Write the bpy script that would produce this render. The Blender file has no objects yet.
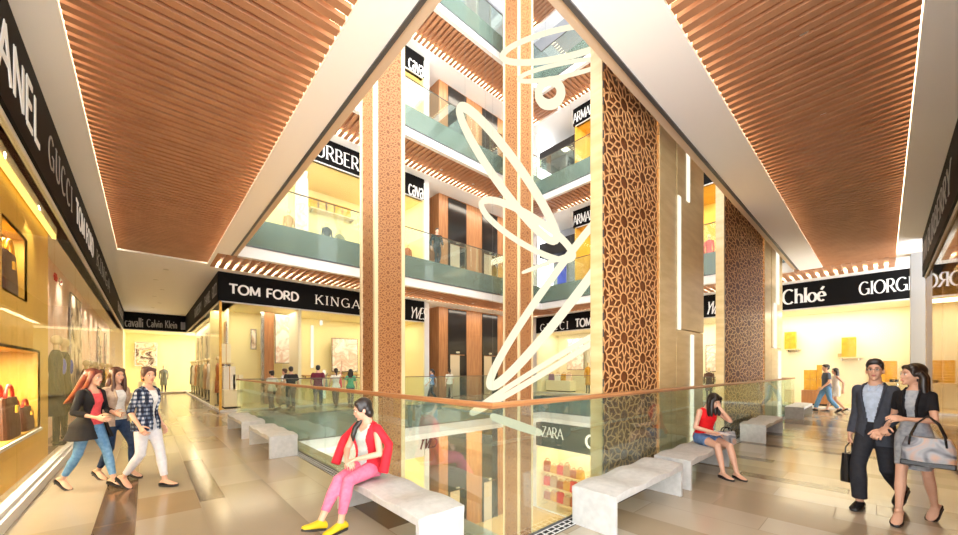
import bpy, bmesh, math, random
import numpy as np
from mathutils import Vector, Matrix
random.seed(7)
PI = math.pi
SC = bpy.context.scene
COL = SC.collection
# ------------------------------------------------------------------ camera frame (x = along the right-hand mall street, y = along the left-hand one)
E = 1.6; FPX = 367.0
FW = Vector((.672, .741, 0)); RT = Vector((.741, -.672, 0))
def on_x(px, c):                       # y where the sight line of column px meets the plane x=c
    t = (px-479)/FPX; return c*(.741-.672*t)/(.672+.741*t)
def on_y(px, c):
    t = (px-479)/FPX; return c*(.672+.741*t)/(.741-.672*t)
def dep(x, y): return x*.672+y*.741
def zat(py, x, y): return E+(370-py)*dep(x, y)/FPX
def at(px, py, d): return FW*d+RT*((px-479)*d/FPX)+Vector((0, 0, E+(370-py)*d/FPX))
# ------------------------------------------------------------------ materials
def lin(c):
    c = c/255.0
    return c/12.92 if c <= .04045 else ((c+.055)/1.055)**2.4
def rgb(r, g, b): return (lin(r), lin(g), lin(b), 1)
def newmat(name):
    m = bpy.data.materials.new(name); m.use_nodes = True
    nt = m.node_tree; nt.nodes.clear()
    out = nt.nodes.new('ShaderNodeOutputMaterial')
    return m, nt, out
def pm(name, col, rough=.5, metal=0, emit=None, es=0, noise=None, spec=.5, coat=0, bump=None, stretch=(1, 1, 1), alpha=None):
    m, nt, out = newmat(name)
    b = nt.nodes.new('ShaderNodeBsdfPrincipled')
    b.inputs['Base Color'].default_value = rgb(*col)
    b.inputs['Roughness'].default_value = rough; b.inputs['Metallic'].default_value = metal
    b.inputs['Specular IOR Level'].default_value = spec
    b.inputs['Coat Weight'].default_value = coat
    if emit: b.inputs['Emission Color'].default_value = rgb(*emit); b.inputs['Emission Strength'].default_value = es
    if noise or bump:
        tc = nt.nodes.new('ShaderNodeTexCoord'); mp = nt.nodes.new('ShaderNodeMapping'); mp.inputs['Scale'].default_value = stretch
        nt.links.new(tc.outputs['Object'], mp.inputs['Vector'])
        n = nt.nodes.new('ShaderNodeTexNoise'); n.inputs['Scale'].default_value = (noise or bump)[0]; n.inputs['Detail'].default_value = 5
        nt.links.new(mp.outputs['Vector'], n.inputs['Vector'])
    if noise:                                   # (scale, second colour)
        r = nt.nodes.new('ShaderNodeValToRGB'); r.color_ramp.elements[0].position = .35; r.color_ramp.elements[1].position = .65
        r.color_ramp.elements[0].color = rgb(*col); r.color_ramp.elements[1].color = rgb(*noise[1])
        nt.links.new(n.outputs['Fac'], r.inputs['Fac']); nt.links.new(r.outputs['Color'], b.inputs['Base Color'])
    if bump:
        bp = nt.nodes.new('ShaderNodeBump'); bp.inputs['Strength'].default_value = bump[1]; bp.inputs['Distance'].default_value = .01
        nt.links.new(n.outputs['Fac'], bp.inputs['Height']); nt.links.new(bp.outputs['Normal'], b.inputs['Normal'])
    nt.links.new(b.outputs[0], out.inputs[0]); return m
def em(name, col, s):
    m, nt, out = newmat(name); e = nt.nodes.new('ShaderNodeEmission')
    e.inputs[0].default_value = rgb(*col); e.inputs[1].default_value = s
    nt.links.new(e.outputs[0], out.inputs[0]); return m
def glass(name, tint, refl=1.0, gloss=(255, 255, 255), rough=0.0, base=0.0, haze=0.0, hazecol=(255, 255, 255)):
    m, nt, out = newmat(name)
    t = nt.nodes.new('ShaderNodeBsdfTransparent'); t.inputs[0].default_value = rgb(*tint)
    g = nt.nodes.new('ShaderNodeBsdfGlossy'); g.inputs['Color'].default_value = rgb(*gloss); g.inputs['Roughness'].default_value = rough
    f = nt.nodes.new('ShaderNodeFresnel'); f.inputs['IOR'].default_value = 1.45
    mul = nt.nodes.new('ShaderNodeMath'); mul.operation = 'MULTIPLY_ADD'; mul.inputs[1].default_value = refl; mul.inputs[2].default_value = base; mul.use_clamp = True
    nt.links.new(f.outputs[0], mul.inputs[0])
    mx = nt.nodes.new('ShaderNodeMixShader')
    src = t
    if haze:
        d = nt.nodes.new('ShaderNodeBsdfDiffuse'); d.inputs[0].default_value = rgb(*hazecol)
        m2 = nt.nodes.new('ShaderNodeMixShader'); m2.inputs[0].default_value = haze
        nt.links.new(t.outputs[0], m2.inputs[1]); nt.links.new(d.outputs[0], m2.inputs[2]); src = m2
    nt.links.new(mul.outputs[0], mx.inputs[0]); nt.links.new(src.outputs[0], mx.inputs[1]); nt.links.new(g.outputs[0], mx.inputs[2])
    nt.links.new(mx.outputs[0], out.inputs[0]); return m
M = dict(
    white=pm('white_paint', (218, 217, 213), .55),
    ceilwhite=pm('ceiling_paint', (250, 249, 247), .6),
    grey=pm('grey_panel', (150, 152, 156), .45),
    darkgrey=pm('dark_grey_trim', (72, 72, 74), .4),
    beige=pm('beige_trim', (206, 184, 160), .5),
    black=pm('black_fascia', (13, 12, 12), .6, spec=.12),
    soot=pm('matt_black', (20, 20, 21), .6),
    letter=pm('sign_letter', (225, 225, 222), .6, emit=(255, 252, 245), es=.12),
    letterdim=pm('sign_letter_unlit', (150, 146, 138), .4, emit=(255, 250, 240), es=.02),
    letterink=pm('sign_letter_black', (22, 22, 24), .4),
    wood=pm('wood_slat', (180, 132, 98), .5, noise=(3, (168, 120, 88)), stretch=(1, 1, 6), spec=.3),
    woodpanel=pm('wood_panel', (182, 128, 82), .4, noise=(2, (158, 106, 66)), stretch=(8, 8, .6)),
    lattice=pm('gold_lattice', (226, 174, 118), .4, noise=(9, (216, 162, 106))),
    latticeback=pm('copper_backing', (122, 70, 36), .5, noise=(4, (110, 62, 30))),
    amber=em('amber_light', (255, 170, 92), .6),
    skyglass=glass('sky_dimming_glass', (176, 182, 186), .3),  # grey tint cuts the sky light, for the added glazing
    yellowglow=em('yellow_tube', (255, 214, 110), 1.6),
    fineback=pm('fine_backing', (136, 84, 46), .5),
    slatedge=pm('pale_slat_edge', (222, 178, 138), .5),
    wire=pm('wire', (120, 116, 108), .5),
    latticefine=pm('copper_lattice', (184, 130, 82), .45),
    stone=pm('honey_stone', (212, 190, 142), .3, noise=(1.6, (196, 171, 120)), stretch=(1, 1, 5)),
    cream=pm('cream_stone', (222, 202, 160), .4),
    handrail=pm('oak_handrail', (176, 122, 76), .35, noise=(6, (156, 104, 62)), stretch=(.2, .2, 4)),
    railthin=pm('dark_handrail', (98, 92, 82), .3, metal=.6),
    concrete=pm('bench_concrete', (202, 200, 196), .55, noise=(14, (188, 187, 183)), bump=(40, .12)),
    shopwall=pm('shop_wall', (238, 226, 172), .6),
    shopcream=pm('shop_cream', (240, 234, 208), .6),
    shopgold=pm('shop_gold', (226, 184, 74), .5, noise=(1.5, (214, 170, 64))),
    pink=pm('pink_panel', (238, 200, 176), .6, noise=(2.5, (244, 220, 204))),
    goldbox=pm('gold_box', (226, 172, 46), .35, metal=.2, noise=(6, (206, 148, 34))),
    brown=pm('brown_leather', (84, 50, 32), .45),
    red=pm('red_leather', (214, 54, 46), .45),
    steel=pm('steel', (190, 186, 178), .25, metal=.9),
    liftdark=pm('lift_panel', (46, 42, 40), .16, metal=.3),
    liftdoor=pm('lift_door', (204, 190, 168), .3, metal=.5),
    cove=em('cove_light', (255, 224, 182), 7.0),
    strip=em('light_strip', (255, 246, 222), .9),
    ring=em('ring_light', (255, 244, 212), .8),
    lamp=em('lamp_disc', (255, 246, 228), 6.0),
    glow=em('shop_light_panel', (255, 226, 158), 4.0),
    rail_glass=glass('balustrade_glass', (240, 248, 243), .3, haze=.03, hazecol=(214, 232, 220)),
    spandrel=glass('spandrel_glass', (206, 218, 208), .45, haze=.42, hazecol=(140, 158, 146)),
    shop_glass=glass('shop_glass', (253, 252, 248), .09),
    dark_glass=glass('dark_shop_glass', (240, 228, 204), .5, base=.03),
)
# ------------------------------------------------------------------ mesh building
class MB:
    def __init__(s, T=None): s.v = []; s.f = []; s.T = T
    def add(s, vs, fs):
        o = len(s.v); T = s.T
        s.v += [tuple(T(*p)) for p in vs] if T else [tuple(p) for p in vs]
        s.f += [tuple(o+i for i in f) for f in fs]; return s
    def box(s, x0, x1, y0, y1, z0, z1):
        return s.add([(x0, y0, z0), (x1, y0, z0), (x1, y1, z0), (x0, y1, z0), (x0, y0, z1), (x1, y0, z1), (x1, y1, z1), (x0, y1, z1)],
                     [(3, 2, 1, 0), (4, 5, 6, 7), (0, 1, 5, 4), (1, 2, 6, 5), (2, 3, 7, 6), (3, 0, 4, 7)])
    def prism(s, pts, z0, z1):
        n = len(pts)
        return s.add([(x, y, z0) for x, y in pts]+[(x, y, z1) for x, y in pts],
                     [tuple(range(n-1, -1, -1)), tuple(range(n, 2*n))]+[(i, (i+1) % n, n+(i+1) % n, n+i) for i in range(n)])
    def loft(s, rings, cap=True):
        n = len(rings[0]); vs = [p for r in rings for p in r]; fs = []
        for k in range(len(rings)-1):
            for i in range(n):
                j = (i+1) % n; fs.append((k*n+i, k*n+j, (k+1)*n+j, (k+1)*n+i))
        if cap: fs += [tuple(range(n-1, -1, -1)), tuple(range((len(rings)-1)*n, len(rings)*n))]
        return s.add(vs, fs)
    def tube(s, pts, rad, seg=12, closed=False, flat=1.0, up=None):
        pts = [Vector(p) for p in pts]; n = len(pts)
        if not hasattr(rad, '__len__'): rad = [rad]*n
        rings = []; prev = None
        for i, p in enumerate(pts):
            a = pts[(i-1) % n] if (closed or i > 0) else p; b = pts[(i+1) % n] if (closed or i < n-1) else p
            t = (b-a).normalized() if (b-a).length > 1e-9 else Vector((0, 0, 1))
            if prev is None:
                ref = Vector(up) if up else (Vector((0, 0, 1)) if abs(t.z) < .9 else Vector((0, 1, 0)))
                u = t.cross(ref).normalized()
            else:
                u = (prev-t*prev.dot(t)).normalized()
            prev = u; w = t.cross(u)
            rings.append([tuple(p+u*(rad[i]*math.cos(2*PI*k/seg))+w*(rad[i]*flat*math.sin(2*PI*k/seg))) for k in range(seg)])
        if closed:
            m = len(rings); vs = [q for r in rings for q in r]; fs = []
            # best match of the closing ring
            best = min(range(seg), key=lambda sft: (Vector(rings[-1][0])-Vector(rings[0][sft])).length)
            for k in range(m):
                for i in range(seg):
                    j = (i+1) % seg
                    if k < m-1: fs.append((k*seg+i, k*seg+j, (k+1)*seg+j, (k+1)*seg+i))
                    else: fs.append((k*seg+i, k*seg+j, (j+best) % seg, (i+best) % seg))
            return s.add(vs, fs)
        return s.loft(rings)
    def ell(s, c, r, seg=16, rings=10, R=None):
        c = Vector(c); vs = []; fs = []
        for i in range(1, rings):
            th = PI*i/rings
            for k in range(seg):
                ph = 2*PI*k/seg
                p = Vector((r[0]*math.sin(th)*math.cos(ph), r[1]*math.sin(th)*math.sin(ph), r[2]*math.cos(th)))
                vs.append(tuple(c+(R @ p if R else p)))
        top = len(vs); vs.append(tuple(c+(R @ Vector((0, 0, r[2])) if R else Vector((0, 0, r[2])))))
        bot = len(vs); vs.append(tuple(c+(R @ Vector((0, 0, -r[2])) if R else Vector((0, 0, -r[2])))))
        for i in range(rings-2):
            for k in range(seg):
                j = (k+1) % seg; fs.append((i*seg+k, (i+1)*seg+k, (i+1)*seg+j, i*seg+j))
        for k in range(seg):
            j = (k+1) % seg; fs.append((top, k, j)); fs.append((bot, (rings-2)*seg+j, (rings-2)*seg+k))
        return s.add(vs, fs)
    def lathe(s, prof, c=(0, 0, 0), seg=20):
        rings = [[(c[0]+r*math.cos(2*PI*k/seg), c[1]+r*math.sin(2*PI*k/seg), c[2]+z) for k in range(seg)] for r, z in prof]
        return s.loft(rings)
    def build(s, name, mat, parent=None, smooth=False, bevel=0, world=False, fix=True):
        me = bpy.data.meshes.new(name); me.from_pydata(s.v, [], s.f)
        if fix and len(s.f) < 60000:
            bm = bmesh.new(); bm.from_mesh(me); bmesh.ops.recalc_face_normals(bm, faces=bm.faces); bm.to_mesh(me); bm.free()
        me.materials.append(M[mat] if isinstance(mat, str) else mat)
        if smooth:
            me.polygons.foreach_set('use_smooth', [True]*len(me.polygons))
        o = bpy.data.objects.new(name, me); COL.objects.link(o)
        if parent is not None:
            o.parent = parent
            if world:
                o.matrix_parent_inverse = (Matrix.Translation(parent.location) @ parent.rotation_euler.to_matrix().to_4x4()).inverted()
        if bevel:
            bv = o.modifiers.new('bevel', 'BEVEL'); bv.width = bevel; bv.segments = 2; bv.limit_method = 'ANGLE'
        return o
def thing(name, label, cat, loc=(0, 0, 0), rz=0, group=None):
    o = bpy.data.objects.new(name, None); COL.objects.link(o); o.empty_display_size = .2
    o.location = loc; o.rotation_euler = (0, 0, rz); tag(o, label, cat, group); return o
def tag(o, label, cat, group=None):
    o['label'] = label; o['category'] = cat
    if group: o['group'] = group
    return o
ORD = ['first', 'second', 'third', 'fourth', 'fifth', 'sixth', 'seventh', 'eighth', 'ninth', 'tenth']
def struct(o): o['kind'] = 'structure'; return o
def children_of(o): return [c for c in bpy.data.objects if c.parent == o]
def copy_tree(o, loc=None, rz=None, label=None, group=None, parent=None):
    c = o.copy(); COL.objects.link(c)
    if parent is not None: c.parent = parent
    if loc is not None: c.location = loc
    if rz is not None: c.rotation_euler = (0, 0, rz)
    if label: c['label'] = label
    if group: c['group'] = group
    for ch in children_of(o): copy_tree(ch, parent=c)
    return c
def area(name, loc, sx, sy, power, col=(1, .86, .62), rot=(0, 0, 0)):
    l = bpy.data.lights.new(name, 'AREA'); l.shape = 'RECTANGLE'; l.size = sx; l.size_y = sy; l.energy = power; l.color = col
    o = bpy.data.objects.new(name, l); COL.objects.link(o); o.location = loc; o.rotation_euler = rot; return o
def point(name, loc, power, col=(1, .9, .74), r=.05):
    l = bpy.data.lights.new(name, 'POINT'); l.energy = power; l.color = col; l.shadow_soft_size = r
    o = bpy.data.objects.new(name, l); COL.objects.link(o); o.location = loc; return o
def spot(name, loc, power, col=(1, .92, .8), ang=110, r=.06):
    l = bpy.data.lights.new(name, 'SPOT'); l.energy = power; l.color = col; l.spot_size = math.radians(ang); l.spot_blend = .6; l.shadow_soft_size = r
    o = bpy.data.objects.new(name, l); COL.objects.link(o); o.location = loc; return o
# frames: (u along the shopfront, q depth into the shop, z) -> world
FY = lambda c: (lambda u, q, z: (u, c+q, z))         # front faces -y
FX = lambda c: (lambda u, q, z: (c+q, u, z))         # front faces -x
FL = lambda c: (lambda u, q, z: (c-q, u, z))         # front faces +x
FS = lambda c: (lambda u, q, z: (u, c-q, z))         # front faces +y
# ------------------------------------------------------------------ lettering: a small stroke alphabet
def arc(cx, cy, rx, ry, a0, a1, n=14):
    return [(cx+rx*math.cos(math.radians(a0+(a1-a0)*i/n)), cy+ry*math.sin(math.radians(a0+(a1-a0)*i/n))) for i in range(n+1)]
# glyph: (advance, [strokes], [serif feet (x,y)]); stroke = points or (points, weight)
G = {
 'A': (.78, [([(0, 0), (.39, 1)], .45), ([(.39, 1), (.78, 0)], 1), [(.13, .33), (.65, .33)]], [(0, 0), (.78, 0)]),
 'B': (.62, [[(.08, 0), (.08, 1)], [(.08, 1), (.3, 1)]+arc(.3, .76, .22, .24, 90, -90)+[(.08, .52)], [(.3, .52)]+arc(.32, .26, .28, .26, 90, -90)+[(.08, 0)]], [(.08, 0), (.08, 1)]),
 'C': (.8, [arc(.44, .5, .42, .5, 48, 312)], []),
 'D': (.76, [[(.08, 0), (.08, 1)], [(.08, 1), (.3, 1)]+arc(.3, .5, .42, .5, 90, -90)+[(.08, 0)]], [(.08, 0), (.08, 1)]),
 'E': (.58, [[(.08, 0), (.08, 1)], [(.08, 1), (.54, 1)], [(.08, .52), (.46, .52)], [(.08, 0), (.56, 0)]], [(.08, 0), (.08, 1)]),
 'F': (.55, [[(.08, 0), (.08, 1)], [(.08, 1), (.54, 1)], [(.08, .5), (.46, .5)]], [(.08, 0), (.08, 1)]),
 'G': (.86, [arc(.44, .5, .42, .5, 48, 322), [(.78, .02), (.78, .44)], [(.54, .44), (.84, .44)]], []),
 'H': (.76, [[(.08, 0), (.08, 1)], [(.68, 0), (.68, 1)], [(.08, .52), (.68, .52)]], [(.08, 0), (.08, 1), (.68, 0), (.68, 1)]),
 'I': (.2, [[(.1, 0), (.1, 1)]], [(.1, 0), (.1, 1)]),
 'K': (.72, [[(.08, 0), (.08, 1)], ([(.62, 1), (.1, .42)], .5), ([(.26, .6), (.7, 0)], 1)], [(.08, 0), (.08, 1), (.62, 1), (.7, 0)]),
 'L': (.54, [[(.08, 0), (.08, 1)], [(.08, 0), (.52, 0)]], [(.08, 0), (.08, 1)]),
 'M': (.94, [([(.08, 0), (.1, 1)], .6), ([(.1, 1), (.47, .1)], 1), ([(.47, .1), (.84, 1)], .5), [(.84, 1), (.86, 0)]], [(.08, 0), (.1, 1), (.84, 1), (.86, 0)]),
 'N': (.8, [([(.08, 0), (.08, 1)], .5), ([(.08, 1), (.72, 0)], 1), ([(.72, 0), (.72, 1)], .5)], [(.08, 0), (.08, 1), (.72, 1)]),
 'O': (.9, [arc(.45, .5, .43, .5, 0, 360, 26)], []),
 'R': (.68, [[(.08, 0), (.08, 1)], [(.08, 1), (.32, 1)]+arc(.32, .74, .24, .26, 90, -90)+[(.08, .48)], ([(.3, .48), (.66, 0)], 1)], [(.08, 0), (.08, 1), (.66, 0)]),
 'S': (.58, [arc(.29, .75, .23, .25, 40, 270)+arc(.29, .25, .24, .25, 90, -140)], []),
 'T': (.7, [[(.35, 0), (.35, 1)], [(.02, 1), (.68, 1)]], [(.35, 0)]),
 'U': (.76, [[(.08, 1), (.08, .3)]+arc(.38, .3, .3, .3, 180, 360)+[(.68, 1)]], [(.08, 1), (.68, 1)]),
 'V': (.76, [([(0, 1), (.38, 0)], 1), ([(.38, 0), (.76, 1)], .5)], [(0, 1), (.76, 1)]),
 'Y': (.74, [([(0, 1), (.37, .45)], 1), ([(.37, .45), (.74, 1)], .5), [(.37, .45), (.37, 0)]], [(0, 1), (.74, 1), (.37, 0)]),
 'Z': (.66, [[(.04, 1), (.62, 1)], ([(.62, 1), (.04, 0)], 1), [(.04, 0), (.64, 0)]], []),
 'a': (.56, [arc(.25, .17, .19, .17, 0, 360, 20), [(.08, .5)]+arc(.27, .42, .19, .18, 140, 0)+[(.46, 0)]], [(.46, 0)]),
 'c': (.52, [arc(.28, .3, .24, .3, 48, 312)], []),
 'e': (.56, [[(.06, .32), (.5, .32)]+arc(.28, .3, .23, .3, 4, 310)], []),
 'h': (.6, [[(.1, 0), (.1, 1)], [(.1, .38)]+arc(.3, .38, .2, .22, 180, 0)+[(.5, 0)]], [(.1, 0), (.5, 0), (.1, 1)]),
 'i': (.2, [[(.1, 0), (.1, .6)], [(.1, .76), (.1, .88)]], [(.1, 0)]),
 'l': (.2, [[(.1, 0), (.1, 1)]], [(.1, 0), (.1, 1)]),
 'n': (.58, [[(.1, 0), (.1, .6)], [(.1, .38)]+arc(.29, .38, .19, .22, 180, 0)+[(.48, 0)]], [(.1, 0), (.48, 0)]),
 'o': (.58, [arc(.29, .3, .26, .3, 0, 360, 22)], []),
 'v': (.5, [([(0, .6), (.25, 0)], 1), ([(.25, 0), (.5, .6)], .6)], []),
 '\u00e9': (.56, [[(.06, .32), (.5, .32)]+arc(.28, .3, .23, .3, 4, 310), ([(.26, .74), (.42, .95)], .8)], []),
 ' ': (.4, [], []),
}
def text_width(t, sp, wide): return sum(G[c][0]*wide+sp for c in t)-sp
def letters(text, T, u0, z0, h, style='sans', sp=.12, wide=1.0, thick=.16, thin=None, slant=0, flip=False, depth=.008, fit=None):
    """mesh of raised letters; T maps (u, q, z) to the world, q<0 is in front of the fascia; flip reads towards -u; fit = total width"""
    mb = MB(T); thin = thin if thin is not None else thick
    serif = style == 'serif'
    if fit: wide = wide*fit/(text_width(text, sp, wide)*h); sp = sp*wide if sp else 0; wide = wide*fit/(text_width(text, sp, wide)*h)
    pen = 0
    def put(P, W):
        n = len(P); L = []; Rr = []
        for i in range(n):
            a = P[max(i-1, 0)]; b = P[min(i+1, n-1)]
            dx, dy = b[0]-a[0], b[1]-a[1]; l = math.hypot(dx, dy) or 1
            w = W[i]/2; L.append((P[i][0]-dy/l*w, P[i][1]+dx/l*w)); Rr.append((P[i][0]+dy/l*w, P[i][1]-dx/l*w))
        vs = []; fs = []
        sg = -1 if flip else 1
        for i in range(n):
            for q in (-depth, 0):
                for X in (L[i], Rr[i]): vs.append((u0+sg*X[0]*h, q, z0+X[1]*h))
        for i in range(n-1):
            o = 4*i; fs += [(o, o+1, o+5, o+4), (o, o+4, o+6, o+2), (o+1, o+3, o+7, o+5)]
        fs += [(0, 2, 3, 1), (4*n-4, 4*n-3, 4*n-1, 4*n-2)]
        mb.add(vs, fs)
    for ch in text:
        adv, strokes, feet = G[ch]
        for st in strokes:
            P, wt = (st if isinstance(st, tuple) else (st, None))
            Q = [(pen+x*wide+slant*y, y) for x, y in P]
            W = []
            for i in range(len(Q)):
                a = Q[max(i-1, 0)]; b = Q[min(i+1, len(Q)-1)]
                l = math.hypot(b[0]-a[0], b[1]-a[1]) or 1
                k = wt if wt is not None else abs(b[1]-a[1])/l
                W.append(thin+(thick-thin)*k)
            if len(Q) == 2 and not serif:            # square the ends a little past the joints
                dx, dy = Q[1][0]-Q[0][0], Q[1][1]-Q[0][1]; l = math.hypot(dx, dy)
                e = thick*.3 if abs(dx) > abs(dy) else 0
                Q = [(Q[0][0]-dx/l*e*.5, Q[0][1]-dy/l*e*.5), (Q[1][0]+dx/l*e*.5, Q[1][1]+dy/l*e*.5)]
            put(Q, W)
        if serif:
            for (x, y) in feet:
                c = (pen+x*wide+slant*y, y+(.02 if y < .5 else -.02)); put([(c[0]-.12*wide, c[1]), (c[0]+.12*wide, c[1])], [.05, .05])
        pen += adv*wide+sp
    return mb
# ================================================================== the building
XC, YC = 2.24, 2.30            # edges of the floor opening on the near sides
XF, YF = 18.2, 14.3            # and on the far sides
CH, ST, FB = 5.35, 6.7, 4.25   # ceiling height, storey height, underside of the sign fascias
XL, YR, XB, YB, YE = -1.1, -.8, 20.9, 17.0, 32.7
# ---- tiled floor: strips of large stone tiles running along y
def tile_material():
    m, nt, out = newmat('stone_tiles'); b = nt.nodes.new('ShaderNodeBsdfPrincipled')
    a = nt.nodes.new('ShaderNodeAttribute'); a.attribute_name = 'tile'
    n = nt.nodes.new('ShaderNodeTexNoise'); n.inputs['Scale'].default_value = 2.2; n.inputs['Detail'].default_value = 6
    tc = nt.nodes.new('ShaderNodeTexCoord'); nt.links.new(tc.outputs['Object'], n.inputs['Vector'])
    r = nt.nodes.new('ShaderNodeMapRange'); r.inputs[3].default_value = .93; r.inputs[4].default_value = 1.05; nt.links.new(n.outputs['Fac'], r.inputs[0])
    mx = nt.nodes.new('ShaderNodeVectorMath'); mx.operation = 'SCALE'
    nt.links.new(a.outputs['Color'], mx.inputs[0]); nt.links.new(r.outputs[0], mx.inputs['Scale']); nt.links.new(mx.outputs[0], b.inputs['Base Color'])
    b.inputs['Roughness'].default_value = .15; b.inputs['Specular IOR Level'].default_value = .45
    nt.links.new(b.outputs[0], out.inputs[0]); return m
M['tile'] = tile_material(); M['grout'] = pm('grout', (128, 112, 92), .7)
PAL = [((180, 167, 147), 5), ((172, 157, 135), 4), ((186, 175, 157), 3), ((164, 148, 124), 3), ((150, 133, 108), .9)]
BROWN = (108, 86, 66)
def tile_floor():
    rnd = random.Random(21); vs = []; fs = []; cols = []
    xs = [-3.2]; 
    fixed = [-.4, -.05, .5, .74, 1.3, 1.86, XC]
    x = -3.2
    while x < -.9: x += .56; xs.append(x)
    xs = [v for v in xs if v < -.6]+[-.4, -.08, .48, .74, 1.26, 1.8, XC-.16]
    x = xs[-1]
    while x < 21.4:
        x += rnd.choice([.28, .46, .5, .5]); xs.append(x)
    def quad(x0, x1, y0, y1, c):
        g = .0035; o = len(vs); vs.extend([(x0+g, y0+g, 0), (x1-g, y0+g, 0), (x1-g, y1-g, 0), (x0+g, y1-g, 0)]); fs.append((o, o+1, o+2, o+3)); cols.append(c)
    for i in range(len(xs)-1):
        x0, x1 = xs[i], xs[i+1]; narrow = x1-x0 < .36
        if x1 <= XC+.3: spans = [(-3.2, 33)]
        else: spans = [(-3.2, YC-.16), (YF, 33)]
        for (a, b) in spans:
            y = a-rnd.random()*1.2
            streak = narrow and x0 > 2.2 and rnd.random() < .5
            while y < b:
                l = rnd.choice([.9, 1.2, 1.5, 1.8, 2.3]); y2 = y+l
                r = rnd.random()
                if streak or (narrow and r < .35): c = BROWN
                elif not narrow and r < .03: c = (158, 136, 106)
                else: c = rnd.choices([p for p, w in PAL], [w for p, w in PAL])[0]
                if abs(x0-.48) < .01: c = BROWN if (5.9 < y+.6 < 8.6 or 14.2 < y+.3 < 16) else PAL[1][0]
                if abs(x0+.4) < .01: c = BROWN if 4.2 < y+.6 < 6.1 else PAL[3][0]
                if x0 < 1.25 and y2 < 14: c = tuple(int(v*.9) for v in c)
                lo, hi = max(y, a), min(y2, b)
                if hi-lo > .05:
                    if x1 > XC-.16+.001 and x0 < XC and a < 0 and hi > YC-.16:
                        pass
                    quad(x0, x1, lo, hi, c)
                y = y2
    me = bpy.data.meshes.new('floor'); me.from_pydata(vs, [], fs)
    at_ = me.color_attributes.new('tile', 'FLOAT_COLOR', 'CORNER')
    arr = np.zeros((len(fs)*4, 4), dtype=np.float32)
    for i, c in enumerate(cols): arr[4*i:4*i+4] = rgb(*c)
    at_.data.foreach_set('color', arr.ravel())
    me.materials.append(M['tile'])
    o = bpy.data.objects.new('floor', me); COL.objects.link(o); struct(o)
    mb = MB(); z0, z1 = -1.0, -.003
    for b in ((-3.2, XC, -3.2, 33.5), (XC, 24, -3.2, YC), (XC, 24, YF, 33.5), (XF, 24, YC, YF)): mb.box(*b, z0, z1)
    s = mb.build('floor_slab', 'grout'); struct(s)
tile_floor()
# border paving between drain grille and tiles plus the open grille along the balustrade
mb = MB()
for k in range(int((YF-YC)/.09)):
    y = YC+k*.09; mb.box(XC-.15, XC-.03, y, y+.009, .002, .008)
mb.box(XC-.15, XC-.142, YC-.15, YF, .002, .008); mb.box(XC-.038, XC-.03, YC-.15, YF, .002, .008); mb.box(XC-.096, XC-.088, YC-.15, YF, .002, .008)
for k in range(int((XF-XC)/.09)):
    x = XC+k*.09; mb.box(x, x+.009, YC-.15, YC-.03, .002, .008)
mb.box(XC-.15, XF, YC-.15, YC-.142, .002, .008); mb.box(XC-.15, XF, YC-.038, YC-.03, .002, .008); mb.box(XC-.15, XF, YC-.096, YC-.088, .002, .008)
g = thing('floor_grille', 'pale grid of the floor grille over a dark slot running along the near glass balustrade', 'floor grille', (XC, YC, 0))
mb.build('grating', 'white', g, world=True)
mb = MB(); mb.box(XC-.155, XC, YC-.155, YF, -.002, .002); mb.box(XC, XF, YC-.155, YC, -.002, .002)
mb.build('slot', 'soot', g, world=True)
# ---- slab edges of the opening at the level of the floor and above
def far_edges(L):
    z = L*ST
    mb = MB(); xa = 2.24 if L == 1 else -3
    mb.box(xa, XF+.02, YF-.06, YF+.15, z-1.35, z-.95); mb.box(XF-.06, XF+.15, YC, YF, z-1.35, z-.95)
    struct(mb.build('slab_edge', 'white'))
    t = thing('glass_spandrel', ['pale green glass band on the slab edge beyond the opening at our floor',
                                 'green glass spandrel under the first gallery, above the ground shop signs',
                                 'green glass spandrel under the second gallery', 'green glass spandrel under the third gallery'][L] if L < 4 else 'spandrel', 'spandrel', (XF, YF, z-.95))
    mb = MB(); mb.box(xa, XF, YF-.075, YF-.06, z-.95, z); mb.box(XF-.075, XF-.06, YC, YF-.06, z-.95, z)
    mb.build('glass_panel', 'spandrel', t, world=True)
    mb = MB(); mb.box(xa, XF, YF-.055, YF+.1, z-.95, z-.004); mb.box(XF-.055, XF+.1, YC, YF-.05, z-.95, z-.004)
    mb.build('backing', 'white', t, world=True)
    mb = MB(); mb.box(xa, XF-.07, YF-.09, YF-.055, z-.98, z-.94); mb.box(XF-.09, XF-.055, YC, YF-.07, z-.98, z-.94)
    mb.build('edge_trim', 'darkgrey', t, world=True)
for L in range(0, 4): far_edges(L)
for L in (1, 2, 3):
    z = L*ST; mb = MB()
    for b in ((-3.2, 26, YF, 24), (XF, 26, -3.2, YF)): mb.box(*b, z-1.05, z)
    struct(mb.build('gallery_slab', 'white'))
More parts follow.
